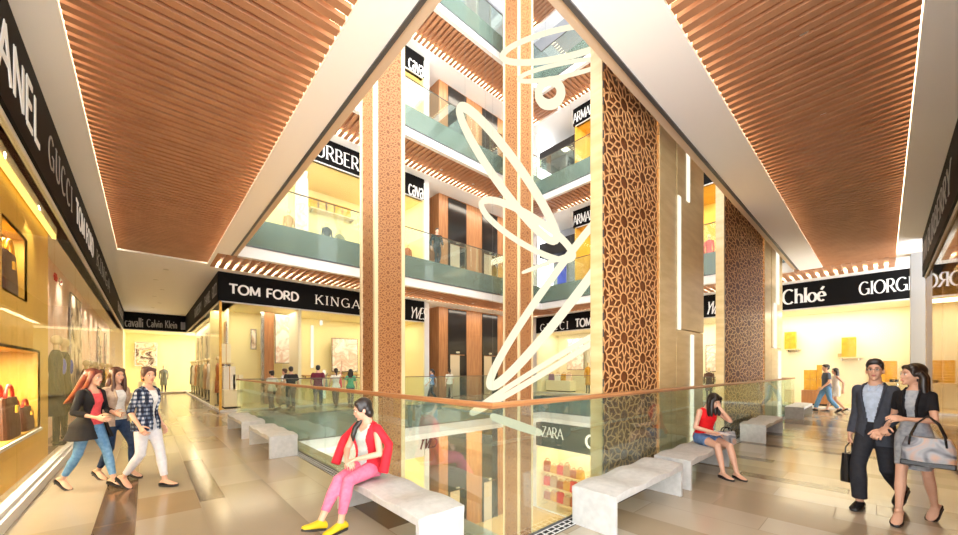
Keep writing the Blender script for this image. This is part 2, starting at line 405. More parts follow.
# ---- ceiling of the two near corridors, with the trenches that hold the slats
z0, z1 = CH, 6.6
for b_ in ((-3.2, -.67, -3.2, YF+1.75, z0, z1),
           (-3.2, 2.6, -3.2, 2.0, z0, z1),
           (1.6, 2.05, 2.0, YF, z0, z1),
           (-.67, 1.6, 2.0, 2.6, z0, z1),
           (1.6, 2.6, 1.5, 2.0, z0, z1),
           (2.6, 18.3, 1.5, 2.13, z0, z1),
           (2.05, 2.6, 2.0, 2.13, z0, z1),
           (2.6, 21.5, -3.2, -.28, z0, z1),
           (2.6, 18.3, -.28, 1.5, z0+.32, z1),
           (-.67, 1.6, 2.6, YF+1.7, z0+.32, z1),
           (-3.2, 1.65, YF+1.75, YB+.2, z0, z1-.9),
           (-3.2, 2.1, YB+.2, 33.5, z0, z1-.9),
           (1.6, 1.7, YF+.05, YF+1.75, z0, z1-.9),
           (1.65, 1.7, YF+1.75, YF+2.1, z0, z1-.9),
           (1.6, 2.05, YF, YF+.05, z0, z1)):
    struct(MB().box(*b_).build('ceiling', 'ceilwhite'))

mb = MB()   # dark grey trim line and beige border round the opening
mb.box(2.05, 2.1, 2.13, YF, CH-.02, 6.6); mb.box(2.05, XF-.3, 2.13, 2.18, CH-.02, 6.6); struct(mb.build('trim_1', 'darkgrey'))
mb = MB(); mb.box(2.1, 2.22, 2.18, YF, CH+.0, 6.6); mb.box(2.22, XF-.3, 2.18, YC-.01, CH+.0, 6.6); struct(mb.build('trim_2', 'beige'))
# ---- slatted ceilings
def slat_ceiling(label, x0, x1, y0, y1, along, zb, pitch=.16, w=.1, h=.055, ends=(1, 1), deep=.3):
    """slats run along the given axis between two lit coves"""
    t = thing('slatted_ceiling', label, 'slatted ceiling', ((x0+x1)/2, (y0+y1)/2, zb))
    mb = MB(); g = .014
    if along == 'x':
        n = int((y1-y0)/pitch)
        for k in range(n): mb.box(x0+g*bool(ends[0]), x1-g*bool(ends[1]), y0+k*pitch, y0+k*pitch+w, zb, zb+h)
    else:
        n = int((x1-x0)/pitch)
        for k in range(n): mb.box(x0+k*pitch, x0+k*pitch+w, y0+g*bool(ends[0]), y1-g*bool(ends[1]), zb, zb+h)
    mb.build('slats', 'wood', t, world=True)
    mb = MB()
    e = .09; za, zc = zb+h+.06, zb+h+.1
    if along == 'x':
        if ends[0]: mb.box(x0+.004, x0+e, y0, y1, za, zc)
        if ends[1]: mb.box(x1-e, x1-.004, y0, y1, za, zc)
    else:
        if ends[0]: mb.box(x0, x1, y0+.004, y0+e*ends[0], za, zc)
        if ends[1]: mb.box(x0, x1, y1-e*ends[1], y1-.004, za, zc)
    mb.build('cove_light', 'cove', t, world=True)
    mb = MB(); mb.box(x0, x1, y0, y1, zb+deep, zb+deep+.015); mb.build('backing_board', 'wood', t, world=True)
    return t
slat_ceiling('brown slatted ceiling with glowing edges over the corridor beside the long shop window wall', -.67, 1.6, 2.6, YF+1.7, 'x', CH)
slat_ceiling('brown slatted ceiling with glowing edges over the corridor of the man in the grey suit', 2.6, 18.3, -.28, 1.5, 'y', CH)
def far_soffit(L):
    z = L*ST+CH
    mb = MB()
    mb.box(1.65 if L == 0 else -3, 26, YF+2.1, YB+.2, z, z+.3); mb.box(XF+2.0, 26, -.28 if L == 0 else -1, YF+2.1, z, z+.3)
    mb.box(2.12 if L == 0 else -3, 26, YB+.2, 24, z, z+.3)
    struct(mb.build('gallery_ceiling', 'ceilwhite'))
    lab = ['over the walkway outside the brightly lit shop corner beyond the glass', 'above the first gallery, over its row of signs', 'above the second gallery', 'above the third gallery at the very top'][L]
    lab2 = ['over the walkway at the foot of the wide showcase window', 'above the first gallery beside the honey stone pier', 'above the second gallery behind the hanging ring lights', 'above the third gallery behind the uppermost rings'][L]
    slat_ceiling('short slatted soffit with a lit grid edge '+lab, 1.7 if L == 0 else -2.5, XF+2.0, YF+.15, YF+2.1, 'y', z, pitch=.26, w=.15, ends=(0, 3), deep=.22)
    slat_ceiling('short slatted soffit with a lit grid edge '+lab2, XF+.15, XF+2.0, -.27, YF+.1, 'x', z, pitch=.26, w=.15, ends=(0, 3), deep=.22)
for L in range(0, 4): far_soffit(L)
# roof over the galleries
mb = MB(); z = 4*ST
for b in ((-3.2, 26, YF, 24), (XF, 26, -3.2, YF)): mb.box(*b, z-1.0, z)
struct(mb.build('roof_slab', 'white'))
t = thing('sky_dimmer', 'added tinted glazing dimming the sky over the opening above the third gallery', 'sky_dimmer', (10.2, 8.3, z-.6))  # unseen glazing added to dim the sky light falling on the galleries
m = MB(); m.box(1.9, XF-.1, 1.9, YF-.1, z-.5, z-.48); m.build('glazing', 'skyglass', t, world=True)
m = MB()
for k in range(9): m.box(1.9+2*k, 1.98+2*k, 1.9, YF-.1, z-.6, z-.5)
m.build('glazing_bars', 'grey', t, world=True)
# ---- balustrades
def balustrade(label, pts, z, h=1.29, pane=1.9, rail='handrail', wide=.075, thin=.05, base=True, group=None):
    t = thing('glass_balustrade', label, 'balustrade', (pts[0][0], pts[0][1], z), group=group)
    mb = MB()
    def seg(p, q):
        d = Vector((q[0]-p[0], q[1]-p[1], 0)); l = d.length; d.normalize(); nrm = Vector((-d.y, d.x, 0))
        n = max(1, round(l/pane))
        for k in range(n):
            a = l*k/n+.004; b = l*(k+1)/n-.004
            m = MB(lambda u, q_, zz: tuple(Vector((p[0], p[1], 0))+d*u+nrm*q_+Vector((0, 0, zz))))
            m.box(a, b, -.005, .005, z+.01, z+h-.03)
            m.build('glass_pane', 'rail_glass', t, world=True)
        m = MB(lambda u, q_, zz: tuple(Vector((p[0], p[1], 0))+d*u+nrm*q_+Vector((0, 0, zz))))
        m.box(0, l, -.012, .012, z-.02, z+.02); m.build('base_channel', 'darkgrey', t, world=True)
    for p, q in zip(pts[:-1], pts[1:]): seg(p, q)
    # rounded handrail with mitred corners
    prof = [(-wide/2, 0), (-wide/2+.012, -thin/2), (wide/2-.012, -thin/2), (wide/2, 0), (wide/2-.012, thin/2), (-wide/2+.012, thin/2)]
    rings = []
    for i, p in enumerate(pts):
        P = Vector((p[0], p[1], 0))
        ds = []
        if i > 0: ds.append((P-Vector((pts[i-1][0], pts[i-1][1], 0))).normalized())
        if i < len(pts)-1: ds.append((Vector((pts[i+1][0], pts[i+1][1], 0))-P).normalized())
        n = sum((Vector((-d.y, d.x, 0)) for d in ds), Vector()).normalized()
        sc = 1/max(.3, n.dot(Vector((-ds[0].y, ds[0].x, 0))))
        rings.append([tuple(P+n*(a*sc)+Vector((0, 0, z+h+b))) for a, b in prof])
    m = MB(); m.loft(rings); m.build('handrail', rail, t, world=True)
    return t
balustrade('near glass balustrade with an oak handrail turning the corner behind the white benches', [(XC-.02, YF), (XC-.02, YC-.02), (XF, YC-.02)], 0)
balustrade('glass balustrade beyond the opening on our floor, passers-by walking behind it', [(XC+.06, YF), (XF, YF), (XF, YC+.06)], 0, rail='railthin', wide=.05, thin=.035)
for L in (1, 2, 3):
    balustrade(['', 'glass balustrade of the first gallery with a thin dark handrail', 'glass balustrade of the second gallery with a thin dark handrail', 'glass balustrade of the third gallery with a thin dark handrail'][L],
               [(-3, YF), (XF, YF), (XF, YC)], L*ST, rail='railthin', wide=.05, thin=.035)
# ---- pierced screens
def rosette_segments(a):
    """one period of a twelve-fold star pattern on a triangular lattice of spacing a: list of segments"""
    S = []
    P = lambda r, d: (r*math.cos(math.radians(d)), r*math.sin(math.radians(d)))
    for k in range(12):
        t = 30*k
        S += [(P(.5*a, t), P(.33*a, t+15)), (P(.33*a, t-15), P(.5*a, t)), (P(.33*a, t+15), P(.17*a, t+15)), (P(.17*a, t+15), P(.17*a, t-15))]
    R = a/math.sqrt(3)
    for k in range(6):
        c = P(R, 30+60*k)
        if k in (0, 1):
            for d in ((90, 210, 330) if k == 1 else (30, 150, 270)): 
                e = P(a*.289*1.0, d); S.append((c, (c[0]-e[0]*.27, c[1]-e[1]*.27))); S.append((c, (c[0]+e[0]*.5, c[1]+e[1]*.5)))
    return S
def clip(p, q, x1, y1):
    t0, t1 = 0.0, 1.0; dx, dy = q[0]-p[0], q[1]-p[1]
    for a, b in ((-dx, p[0]), (dx, x1-p[0]), (-dy, p[1]), (dy, y1-p[1])):
        if a == 0:
            if b < 0: return None
        else:
            r = b/a
            if a < 0: t0 = max(t0, r)
            else: t1 = min(t1, r)
    if t0 >= t1: return None
    return (p[0]+dx*t0, p[1]+dy*t0), (p[0]+dx*t1, p[1]+dy*t1)
def lattice(T, width, height, a, sx=1.0, lw=.02, th=.025):
    """pierced screen in the frame T(u, q, z), its face at q=0, stretched sx along u"""
    mb = MB(T); base = rosette_segments(a); V = []; F = []
    W = width/sx; ra = a*math.sqrt(3)/2
    for j in range(-1, int(W/ra)+3):
        for i in range(-1, int(height/a)+3):
            cx = j*ra; cz = i*a+(a/2 if j % 2 else 0)
            for (p, q) in base:
                P = (p[1]+cx, p[0]+cz); Q = (q[1]+cx, q[0]+cz)
                r = clip(P, Q, W, height)
                if not r: continue
                (x0, y0), (x1, y1) = r; dx, dy = x1-x0, y1-y0; l = math.hypot(dx, dy)
                if l < 1e-4: continue
                nx, ny = -dy/l*lw/2, dx/l*lw/2
                o = len(V)
                for qq in (0, th):
                    V.extend([((x0+nx)*sx, qq, y0+ny), ((x0-nx)*sx, qq, y0-ny), ((x1-nx)*sx, qq, y1-ny), ((x1+nx)*sx, qq, y1+ny)])
                F.extend([(o, o+1, o+2, o+3), (o+1, o+5, o+6, o+2), (o, o+3, o+7, o+4)])
    return mb.add(V, F)
# slender square columns seen corner-on inside the opening
ZL = -8.3; Z0 = ZL; HT = 4*ST-1.0-ZL
def square_column(label, x, y, s):
    t = thing('screen_column', label, 'column', (x, y, Z0))
    m = MB(); m.box(.06, s-.06, .06, s-.06, 0, HT); m.build('core', 'fineback', t)
    m = MB(); e = .11
    for (a, b) in ((0, 0), (s-e, 0), (0, s-e), (s-e, s-e)): m.box(a, a+e, b, b+e, 0, HT)
    m.build('corner_strip', 'cream', t)
    return t
A_COL = (4.9, 9.9, 1.0); B_COL = (13.75, 12.2, 1.1)
ca = square_column('slender copper-screened column standing beside the seated woman in red jacket', *A_COL)
cb = square_column('copper-screened column rising behind the hanging ring lights', *B_COL)
def screens(t, s, a):
    m = lattice(lambda u, q, z: (.09+u, .045+q, z), s-.18, HT, a, lw=a*.07, th=.008); p = m.build('pierced_screen', 'latticefine', t, fix=False)
    p2 = bpy.data.objects.new('pierced_screen', p.data); COL.objects.link(p2); p2.parent = t
    p2.matrix_basis = Matrix(((0, 1, 0, 0), (1, 0, 0, 0), (0, 0, 1, 0), (0, 0, 0, 1)))
screens(ca, 1.0, .42); screens(cb, 1.1, .72)
# honey stone piers with a large pierced screen, just inside the right-hand balustrade
def stone_pier(label, xs, y, thick, strips, sx, a):
    x0, xa, xb, x1 = xs; zt = CH+ST-.4
    t = thing('stone_pier', label, 'pier', (x0, y, Z0))
    H = ST+CH-.2-ZL
    T = lambda u, q, z: (x0+u, y+q, Z0+z)
    m = MB(T); m.box(0, xa-x0, 0, thick, 0, H); m.build('stone_edge', 'stone', t, world=True)
    m = MB(T); m.box(xb-x0, xb-x0+(x1-xb)*.33, 0, thick, 0, H); m.build('stone_panel', 'stone', t, world=True)
    m = MB(T)                                           # panels with thin joints, upper ones standing a little proud
    zj = 2.35-ZL
    m.box(xb-x0+(x1-xb)*.33+.015, x1-x0, .0, thick, 0, zj-.01); m.box(xb-x0+(x1-xb)*.33+.015, x1-x0, -.012, thick, zj+.01, H)
    m.build('stone_panel', 'stone', t, world=True)
    m = MB(T); m.box(xa-x0, xb-x0, .045, thick-.02, 0, H); m.build('backing_panel', 'latticeback', t, world=True)
    m = lattice(lambda u, q, z: (xa+u, y+.01+q, Z0+z), xb-xa, H, a, sx, lw=.019, th=.006); m.build('pierced_screen', 'lattice', t, world=True, fix=False)
    m = MB(T); m.box(xa-x0+.002, xa-x0+.02, .02, .044, 0, H); m.box(xb-x0-.02, xb-x0-.002, .02, .044, 0, H); m.build('hidden_light', 'amber', t, world=True)
    m = MB(T); n = int(H/.22)
    for k in range(n): m.box(xa-x0-.025, xa-x0, -.008, .0, k*.22, k*.22+.1)
    m.build('edge_stud', 'darkgrey', t, world=True)
    for (px, za, zb) in strips:
        m = MB(T); m.box(on_y(px-1.3, y)-x0, on_y(px+1.3, y)-x0, -.032, -.012, za-ZL, zb-ZL); m.build('light_strip', 'strip', t, world=True)
    return t
YP = 2.5
stone_pier('honey stone pier with large gold star-pattern screen behind the nearest right-hand bench', (on_y(602, YP), on_y(603.5, YP), on_y(660, YP), on_y(703, YP)), YP, .17,
           [(687, 4.78, 6.2), (678, 2.33, 4.74), (691, -1, 2.28)], 1.25, .56)
stone_pier('honey stone pier with a gold star-pattern screen next to the showcase window shop', (on_y(724, YP), on_y(725.3, YP), on_y(765, YP), on_y(782, YP)), YP, .17,
           [(777, 3.9, 6.2), (774.5, 2.33, 3.86), (779, -1, 2.28)], 2.4, .56)
# grey pier at the end of the right-hand corridor
mb = MB(); mb.box(18.2, 18.7, -1.6, -.58, 0, CH); o = mb.build('pillar', 'grey'); struct(o)
# ================================================================== shops
NWIN = [0]
def glazing(T, u0, u1, z0, z1, pane=1.9, mat='shop_glass', frame='steel'):
    NWIN[0] += 1
    m = MB(T); m.box(u0, u1, -.03, .05, z0, z0+.07); m.box(u0, u1, -.02, .04, z1-.05, z1)
    w = m.build('window_%d' % NWIN[0], 'white'); struct(w)
    n = max(1, round((u1-u0)/pane))
    for k in range(n):
        m = MB(T); m.box(u0+(u1-u0)*k/n+.006, u0+(u1-u0)*(k+1)/n-.006, 0, .012, z0+.07, z1-.05); m.build('glass_pane', mat, w)
    return w
def shell(T, u0, u1, z0, depth, wall='shopwall', floor='cream', power=120, z1=FB, col=(1, .9, .68), left=True, right=True, light=True, back=True):
    if back: struct(MB(T).box(u0, u1, depth, depth+.1, z0, z0+z1).build('wall_back', wall))
    if left: struct(MB(T).box(u0-.06, u0, .0, depth, z0, z0+z1).build('wall_side', wall))
    if right: struct(MB(T).box(u1, u1+.06, .0, depth, z0, z0+z1).build('wall_side', wall))
    struct(MB(T).box(u0, u1, .02, depth, z0+z1, z0+z1+.05).build('ceiling_shop', wall))
    m = MB(T); m.box(u0, u1, .02, depth, z0+.0, z0+.05); struct(m.build('floor_shop', floor))
    if light:
        n = max(1, round((u1-u0)/4.5))
        for k in range(n):
            c = T(u0+(u1-u0)*(k+.5)/n, depth*.5, z0+z1-.03)
            a, b = (u1-u0)/n*.8, depth*.5
            du = Vector(T(1, 0, 0))-Vector(T(0, 0, 0))
            area('shop_light', c, a if abs(du.x) > .5 else b, b if abs(du.x) > .5 else a, power*.24/n, col)
def fascia(label, T, u0, u1, z, texts, z0=FB, z1=CH, q=(-.06, .25), mat='black', lit='letter', name='sign_fascia'):
    c = T((u0+u1)/2, 0, z+z0); t = thing(name, label, 'sign', c)
    m = MB(T); m.box(u0, u1, q[0], q[1], z+z0, z+z1); m.build('sign_band', mat, t, world=True)
    for tx in texts:
        kw = dict(tx); s = kw.pop('s'); u = kw.pop('u'); zz = kw.pop('z'); h = kw.pop('h'); mt = kw.pop('mat', lit)
        T2 = (lambda u_, q_, z_: T(u_, q_+q[0], z_))
        letters(s, T2, u, z+zz-h/2, h, **kw).build('lettering', mt, t, world=True, fix=False)
    return t
# ---------------------------------------------------------------- goods
def bag_mesh(w, h, d, top=.9):
    m = MB(); R = []
    for k, (f, z) in enumerate(((.96, 0), (1, .03), (1, .3), (.98, .65), (top, .97), (top-.03, 1))):
        a, b = w/2*f, d/2*(1 if z < .3 else 1-.45*(z-.3))
        pts = []
        for i in range(20):
            t = 2*PI*i/20; cx, cy = math.cos(t), math.sin(t)
            pts.append((a*math.copysign(abs(cx)**.5, cx), b*math.copysign(abs(cy)**.5, cy), z*h))
        R.append(pts)
    return m.loft(R)
def handbag(label, loc, w, h, d, mat='brown', hmat='red', rz=0, group=None, handles=True, clasp=None, name='handbag'):
    t = thing(name, label, 'bag', loc, rz, group)
    bag_mesh(w, h, d).build('bag_body', mat, t, smooth=False)
    if handles:
        for s in (-1, 1):
            m = MB(); P = [(w*.24*math.cos(a), s*d*.2, h+h*.3*math.sin(a)) for a in [PI*i/10 for i in range(11)]]
            m.tube(P, max(.006, w*.025), 8); m.build('handle', hmat, t, smooth=True)
    if clasp:
        m = MB(); m.box(-w*.06, w*.06, -d/2-.012, -d/2+.01, h*.62, h*.8); m.build('clasp', clasp, t)
    return t
def mannequin(label, loc, rz, coat='soot', skin='cream', H=1.75, accent=None, group=None, name='mannequin', long=.5, stretch=1):
    t = thing(name, label, 'mannequin', loc, rz, group)
    def ring(z, rx, ry, y=0): return [(rx*math.cos(2*PI*k/16), y+ry*math.sin(2*PI*k/16), z*H) for k in range(16)]
    m = MB(); m.loft([ring(*r) for r in ((.26 if long > .4 else .45, .19, .14), (.4, .185, .135), (.52, .17, .12), (.62, .13, .1), (.72, .165, .12), (.79, .185, .1), (.825, .14, .075), (.845, .06, .055))])
    for s in (-1, 1): m.tube([(s*.18, 0, .8*H), (s*.225, .01, .64*H), (s*.215, .05, .48*H)], [.05, .043, .034], 10)
    m.build('coat', coat, t, smooth=True)
    m = MB()
    for s in (-1, 1): m.tube([(s*.08, 0, .5*H), (s*.085, .01, .28*H), (s*.09, 0, .03*H)], [.075, .055, .036], 10); m.ell((s*.09, .05, .035), (.035, .1, .035), 10, 6)
    m.build('legs', 'soot', t, smooth=True)
    m = MB(); m.ell((0, .01, .935*H), (.072, .09, .105), 14, 10); m.tube([(0, 0, .83*H), (0, 0, .9*H)], [.045, .042], 10); m.build('head', skin, t, smooth=True)
    if accent:
        m = MB(); m.ell((0, .11, .7*H), (.07, .04, .17), 10, 8); m.build('scarf', accent, t, smooth=True)
    m = MB(); m.lathe([(.2, 0), (.2, .012), (.02, .016)], seg=18); m.build('stand', 'steel', t)
    return t
def poster_mat(name, c1, c2, c3, scale):
    m, nt, out = newmat(name); b = nt.nodes.new('ShaderNodeBsdfPrincipled'); b.inputs['Roughness'].default_value = .45
    tc = nt.nodes.new('ShaderNodeTexCoord'); n = nt.nodes.new('ShaderNodeTexNoise'); n.inputs['Scale'].default_value = scale; n.inputs['Detail'].default_value = 2; n.inputs['Distortion'].default_value = 1.2
    r = nt.nodes.new('ShaderNodeValToRGB'); e = r.color_ramp.elements
    e[0].position = .36; e[0].color = rgb(*c1); e[1].position = .62; e[1].color = rgb(*c3); x = e.new(.48); x.color = rgb(*c2)
    nt.links.new(tc.outputs['Object'], n.inputs['Vector']); nt.links.new(n.outputs['Fac'], r.inputs['Fac']); nt.links.new(r.outputs['Color'], b.inputs['Base Color'])
    nt.links.new(b.outputs[0], out.inputs[0]); return m
M['poster_warm'] = poster_mat('poster_warm', (206, 160, 110), (240, 226, 204), (90, 60, 44), 1.6)
M['poster_pale'] = poster_mat('poster_pale', (246, 238, 226), (232, 200, 180), (250, 248, 240), 1.8)
M['poster_cool'] = poster_mat('poster_cool', (70, 62, 70), (196, 170, 140), (238, 228, 212), 1.5)
M['ribbon'] = pm('ribbon', (196, 144, 40), .4)
M['blue'] = pm('blue_silk', (44, 66, 190), .4); M['purple'] = pm('mauve_cloth', (150, 110, 150), .6); M['tan'] = pm('tan_cloth', (190, 150, 108), .7)
M['yellowcloth'] = pm('mustard_cloth', (214, 158, 48), .6); M['whitecloth'] = pm('white_cloth', (240, 236, 228), .7); M['rust'] = pm('rust_cloth', (170, 92, 50), .7); M['greygreen'] = pm('sage_cloth', (140, 142, 122), .7)
def poster(label, T, u0, u1, z0, z1, mat, q=.2, group=None, frame='steel'):
    t = thing('framed_poster', label, 'poster', T((u0+u1)/2, q, z0), group=group)
    m = MB(T); m.box(u0, u1, q, q+.03, z0, z1); m.build('frame', frame, t, world=True)
    m = MB(T); e = .04; m.box(u0+e, u1-e, q-.006, q, z0+e, z1-e); m.build('print', mat, t, world=True)
    return t
def gold_boxes(label, T, u, q, z, w, h, n=4, d=.3, name='gift_box', group=None, mat='goldbox'):
    t = thing(name, label, 'box', T(u, q, z), group=group)
    m = MB(T)
    for k in range(n): m.box(u-w/2, u+w/2, q-d/2, q+d/2, z+h*k/n+.006, z+h*(k+1)/n)
    m.build('box_body', mat, t, world=True, bevel=.006)
    m = MB(T)
    m.box(u-w*.03, u+w*.03, q-d/2-.004, q+d/2+.004, z+.004, z+h+.004); m.build('ribbon', 'ribbon', t, world=True)
    return t
def shelf(label, T, u0, u1, q0, q1, z, th=.05, mat='cream', group=None, lit=False):
    t = thing('display_shelf', label, 'shelf', T((u0+u1)/2, q1, z-th), group=group)
    m = MB(T); m.box(u0, u1, q0, q1, z-th, z); m.build('board', mat, t, world=True)
    m = MB(T); m.box(u0+.1, u0+.14, q0+.06, q1, z-th-.1, z-th); m.box(u1-.14, u1-.1, q0+.06, q1, z-th-.1, z-th); m.build('bracket', 'steel', t, world=True)
    return t
def plinth(label, T, u0, u1, q0, q1, z0, h, mat='shopcream', group=None):
    t = thing('display_plinth', label, 'plinth', T((u0+u1)/2, (q0+q1)/2, z0), group=group)
    m = MB(T); m.box(u0+.04, u1-.04, q0+.04, q1-.04, z0, z0+.08); m.build('kick_base', 'soot', t, world=True)
    m = MB(T); m.box(u0, u1, q0, q1, z0+.08, z0+h); m.build('block', mat, t, world=True, bevel=.008)
    return t
# ---------------------------------------------------------------- long shop window on the left (x = XL)
TL = FL(XL); W1 = XL-.25; TW = FL(W1)
uy = lambda px: on_x(px, W1)
uN0, uN1 = uy(2), uy(27); zN0, zN1 = zat(289, W1, uy(5)), zat(217, W1, uy(5))
uS0, uS1 = 5.2, uy(40); zS0 = zat(426, W1, uy(39))-.02; zS1 = 1.9
ue = uy(48); UP = lambda px: on_x(px, W1-.33)
for b_ in ((2.0, uN0, 0, .025, zS1, FB),
           (uN0, uN1, 0, .025, zS1, zN0),
           (uN0, uN1, 0, .025, zN1, FB),
           (uN1, ue, 0, .025, zS1, FB),
           (2.0, uS0, 0, .025, 0, zS1),
           (uS0, uS1, 0, .025, 0, zS0),
           (uS1, ue, 0, .025, 0, zS1),
           (2.0, ue, .46, .5, 0, FB),
           (uN0-.02, uN0, 0, .46, zN0, zN1),
           (uN1, uN1+.02, 0, .46, zN0, zN1),
           (uN0, uN1, 0, .46, zN0-.02, zN0),
           (uN0, uN1, 0, .46, zN1, zN1+.02),
           (uS0, uS1, 0, .46, zS0-.04, zS0),
           (uS0, uS1, 0, .46, zS1, zS1+.04),
           (uS1, uS1+.02, 0, .46, zS0, zS1)):
    struct(MB(TW).box(*b_).build('wall_left', 'shopgold'))

m = MB(TW); m.box(ue, YE, .35, .45, 0, FB); struct(m.build('wall_left_panel', 'pink'))
m = MB(TL); m.box(2, YE, .0, .8, FB, FB+.1); m.box(2, YE, -.02, .25, -.0, .02); struct(m.build('ceiling_window', 'shopcream'))
m = MB(TL); m.box(2, YE, -.07, .04, 0, .12); struct(m.build('baseboard_left', 'white'))
glazing(TL, 2.0, YE, .1, FB, 2.3)
for k in range(16): spot('window_spot', TL(3.2+1.9*k, .1, FB-.06), 60, (1, .92, .78), 80, .03).rotation_euler = (0, math.radians(27), 0)
struct(MB(TL).box(YE-.03, YE+.02, 0, 1.0, 0, FB).build('wall_window_end', 'shopcream'))
struct(MB(TW).box(uN0, uN1, .2, .23, zN0, zN1).build('wall_left', 'shopgold'))
area('niche_light', TW((uN0+uN1)/2, .1, zN1-.03), .1, .8, 12, (1, .82, .5)); area('shelf_light', TW(7.3, .2, zS1-.03), .25, 3.5, 150, (1, .86, .6))
fascia('long black shop sign band with white names over the left-hand window wall', TL, 1.5, YE, 0, [
    dict(s='CHANEL', u=4.55, z=4.78, h=.52, fit=on_x(32, XL)-4.55, thick=.17, thin=.14, sp=.16),
    dict(s='GUCCI', u=on_x(42, XL), z=4.8, h=.46, fit=on_x(67, XL)-on_x(42, XL), style='serif', thick=.1, thin=.05, sp=.35, mat='letterdim'),
    dict(s='TOM FORD', u=on_x(71.5, XL), z=4.8, h=.44, fit=on_x(90, XL)-on_x(71.5, XL), thick=.2, thin=.16),
    dict(s='KINGA', u=on_x(93.5, XL), z=4.8, h=.44, fit=5, style='serif', thick=.12, thin=.06, sp=.3, mat='letterdim'),
    dict(s='BURBERRY', u=25.5, z=4.8, h=.44, fit=5.5, style='serif', thick=.13, thin=.06, sp=.15, mat='letterdim')])
handbag('brown leather handbag with gold clasp in the lit niche of the yellow wall', TW((uN0+uN1)/2+.12, .1, zN0), .72, .6, .13, rz=PI/2, hmat='goldbox', clasp='goldbox')
for (pa, pb, ya, yb, lab) in ((-6, 12, 396, 441, 'largest dark tote with red handles on the white lit shelf, at the picture edge'), (14, 26, 407, 433, 'dark tote with red handles on the white lit shelf, second from the picture edge')):
    X1 = W1-.16; uu = (on_x(pa, X1)+on_x(pb, X1))/2; w = on_x(pb, X1)-on_x(pa, X1); hh = zat(ya, X1, uu)-zat(yb, X1, uu)
    handbag(lab, TW(uu, .16, zS0), w*.9, hh*.9, .24, rz=PI/2, clasp='goldbox', group='totes on the lit shelf')
handbag('small all-red purse on the white lit shelf beside the dark totes', TW(on_x(31, W1-.14), .14, zS0), .34, .2, .14, mat='red', rz=PI/2)
t = thing('light_tube', 'long yellow light tube along the top of the yellow niche wall window', 'lamp', TL(6, .17, FB-.2)); m = MB(TL); m.box(2.1, ue, .15, .2, FB-.2, FB-.13); m.build('tube', 'yellowglow', t, world=True); m = MB(TL); m.box(2.1, ue, .14, .21, FB-.13, FB-.0); m.build('mount', 'shopcream', t, world=True)
t = thing('shelf_board', 'white glowing shelf board under the dark totes with red handles', 'shelf', TW(7.3, .2, zS0)); m = MB(TW); m.box(uS0, uS1, -.03, .45, zS0-.05, zS0-.004); m.build('board', 'white', t, world=True)
rnd = random.Random(4)
m = None
for k, (px, py) in enumerate(((53, 226), (54, 252), (55, 277), (58, 232), (59, 256), (60, 282))):
    t = thing('wall_ornament', 'small coral flower ornament on the pink panel, '+('first' if k < 3 else 'second')+' column, '+['top', 'middle', 'lowest'][k % 3], 'ornament', TW(UP(px), .32, zat(py, W1-.33, UP(px))), group='flower ornaments on the pink panel')
    m = MB()
    for j in range(6): m.ell((0, .09*math.cos(j*PI/3)*1.6, .07*math.sin(j*PI/3)), (.02, .05, .04), 8, 6)
    m.build('petals', ['red', 'whitecloth'][k % 2], t, smooth=True); MB().ell((.01, 0, 0), (.02, .04, .035), 8, 6).build('centre', 'red', t, smooth=True)
LM = [(56, 'soot', 'blue', 'dark coated mannequin with blue scarf, first past the yellow niche wall'), (64, 'soot', 'blue', 'narrow dark mannequin with blue scarf, second past the yellow niche wall'), (86, 'brown', None, 'brown coated mannequin past the framed poster in the long window'),
      (91, 'soot', 'rust', 'black coated mannequin with rust scarf in the long window'), (95, 'greygreen', 'purple', 'sage coated mannequin with mauve scarf in the long window'), (102, 'soot', 'yellowcloth', 'black mannequin with mustard scarf farther along the long window'),
      (107, 'tan', None, 'tan coated mannequin near the far end of the long window'), (111, 'brown', 'blue', 'brown mannequin with blue scarf at the far end of the long window')]
for px, c, a, lab in LM:
    u = on_x(px, XL-.3); mannequin(lab, TL(u, .3, .03), -PI/2, c, accent=a, H=2.35 if px < 70 else 1.9, group='mannequins in the long window')
for (pa, pb, mt, zz, lab) in ((69, 80, 'poster_cool', (.75, 3.9), 'tall framed fashion print on the left-hand window wall, nearest of its row'), (97, 101, 'poster_warm', (.7, 3.6), 'tall framed print in warm tones midway along the long window'), (104, 106.5, 'poster_cool', (.7, 3.6), 'tall framed dark print near the far end of the long window')):
    poster(lab, FL(W1-.29), UP(pa), UP(pb), zz[0], zz[1], mt, q=0, group='framed prints in the long window')
# ---------------------------------------------------------------- far end of the left corridor
TE = FY(YE)
shell(TE, -1.1, 4.0, 0, 3.5, 'shopwall', power=170, right=False)
glazing(TE, -1.1, 2.1, .05, FB, 1.6)
fascia('black sign band across the far end of the left corridor', TE, -1.1, 2.2, 0, [
    dict(s='cavalli', u=on_y(125, YE), z=4.7, h=.6, fit=on_y(143, YE)-on_y(125, YE), thick=.09, thin=.06, mat='letterdim'),
    dict(s='Calvin Klein', u=on_y(147, YE), z=4.7, h=.5, fit=on_y(177, YE)-on_y(147, YE), thick=.08, thin=.07, mat='letterdim'),
    dict(s='BURBERRY', u=on_y(181, YE), z=4.65, h=.5, fit=.6, thick=.1, mat='letterdim')])
plinth('low pale plinth in the shop at the far end of the left corridor', TE, -.4, .5, .8, 1.5, .05, .75)
gold_boxes('yellow gift boxes on the plinth at the far end of the left corridor', TE, 0, 1.1, .8, .5, 1.0, 3)
mannequin('mannequin in grey green in the window closing the left corridor', TE(.9, .7, .05), PI, 'greygreen', H=1.9)
poster('pale print hanging in the shop closing the left corridor', TE, -.6, .6, 1.9, 3.6, 'poster_warm', q=3.3)
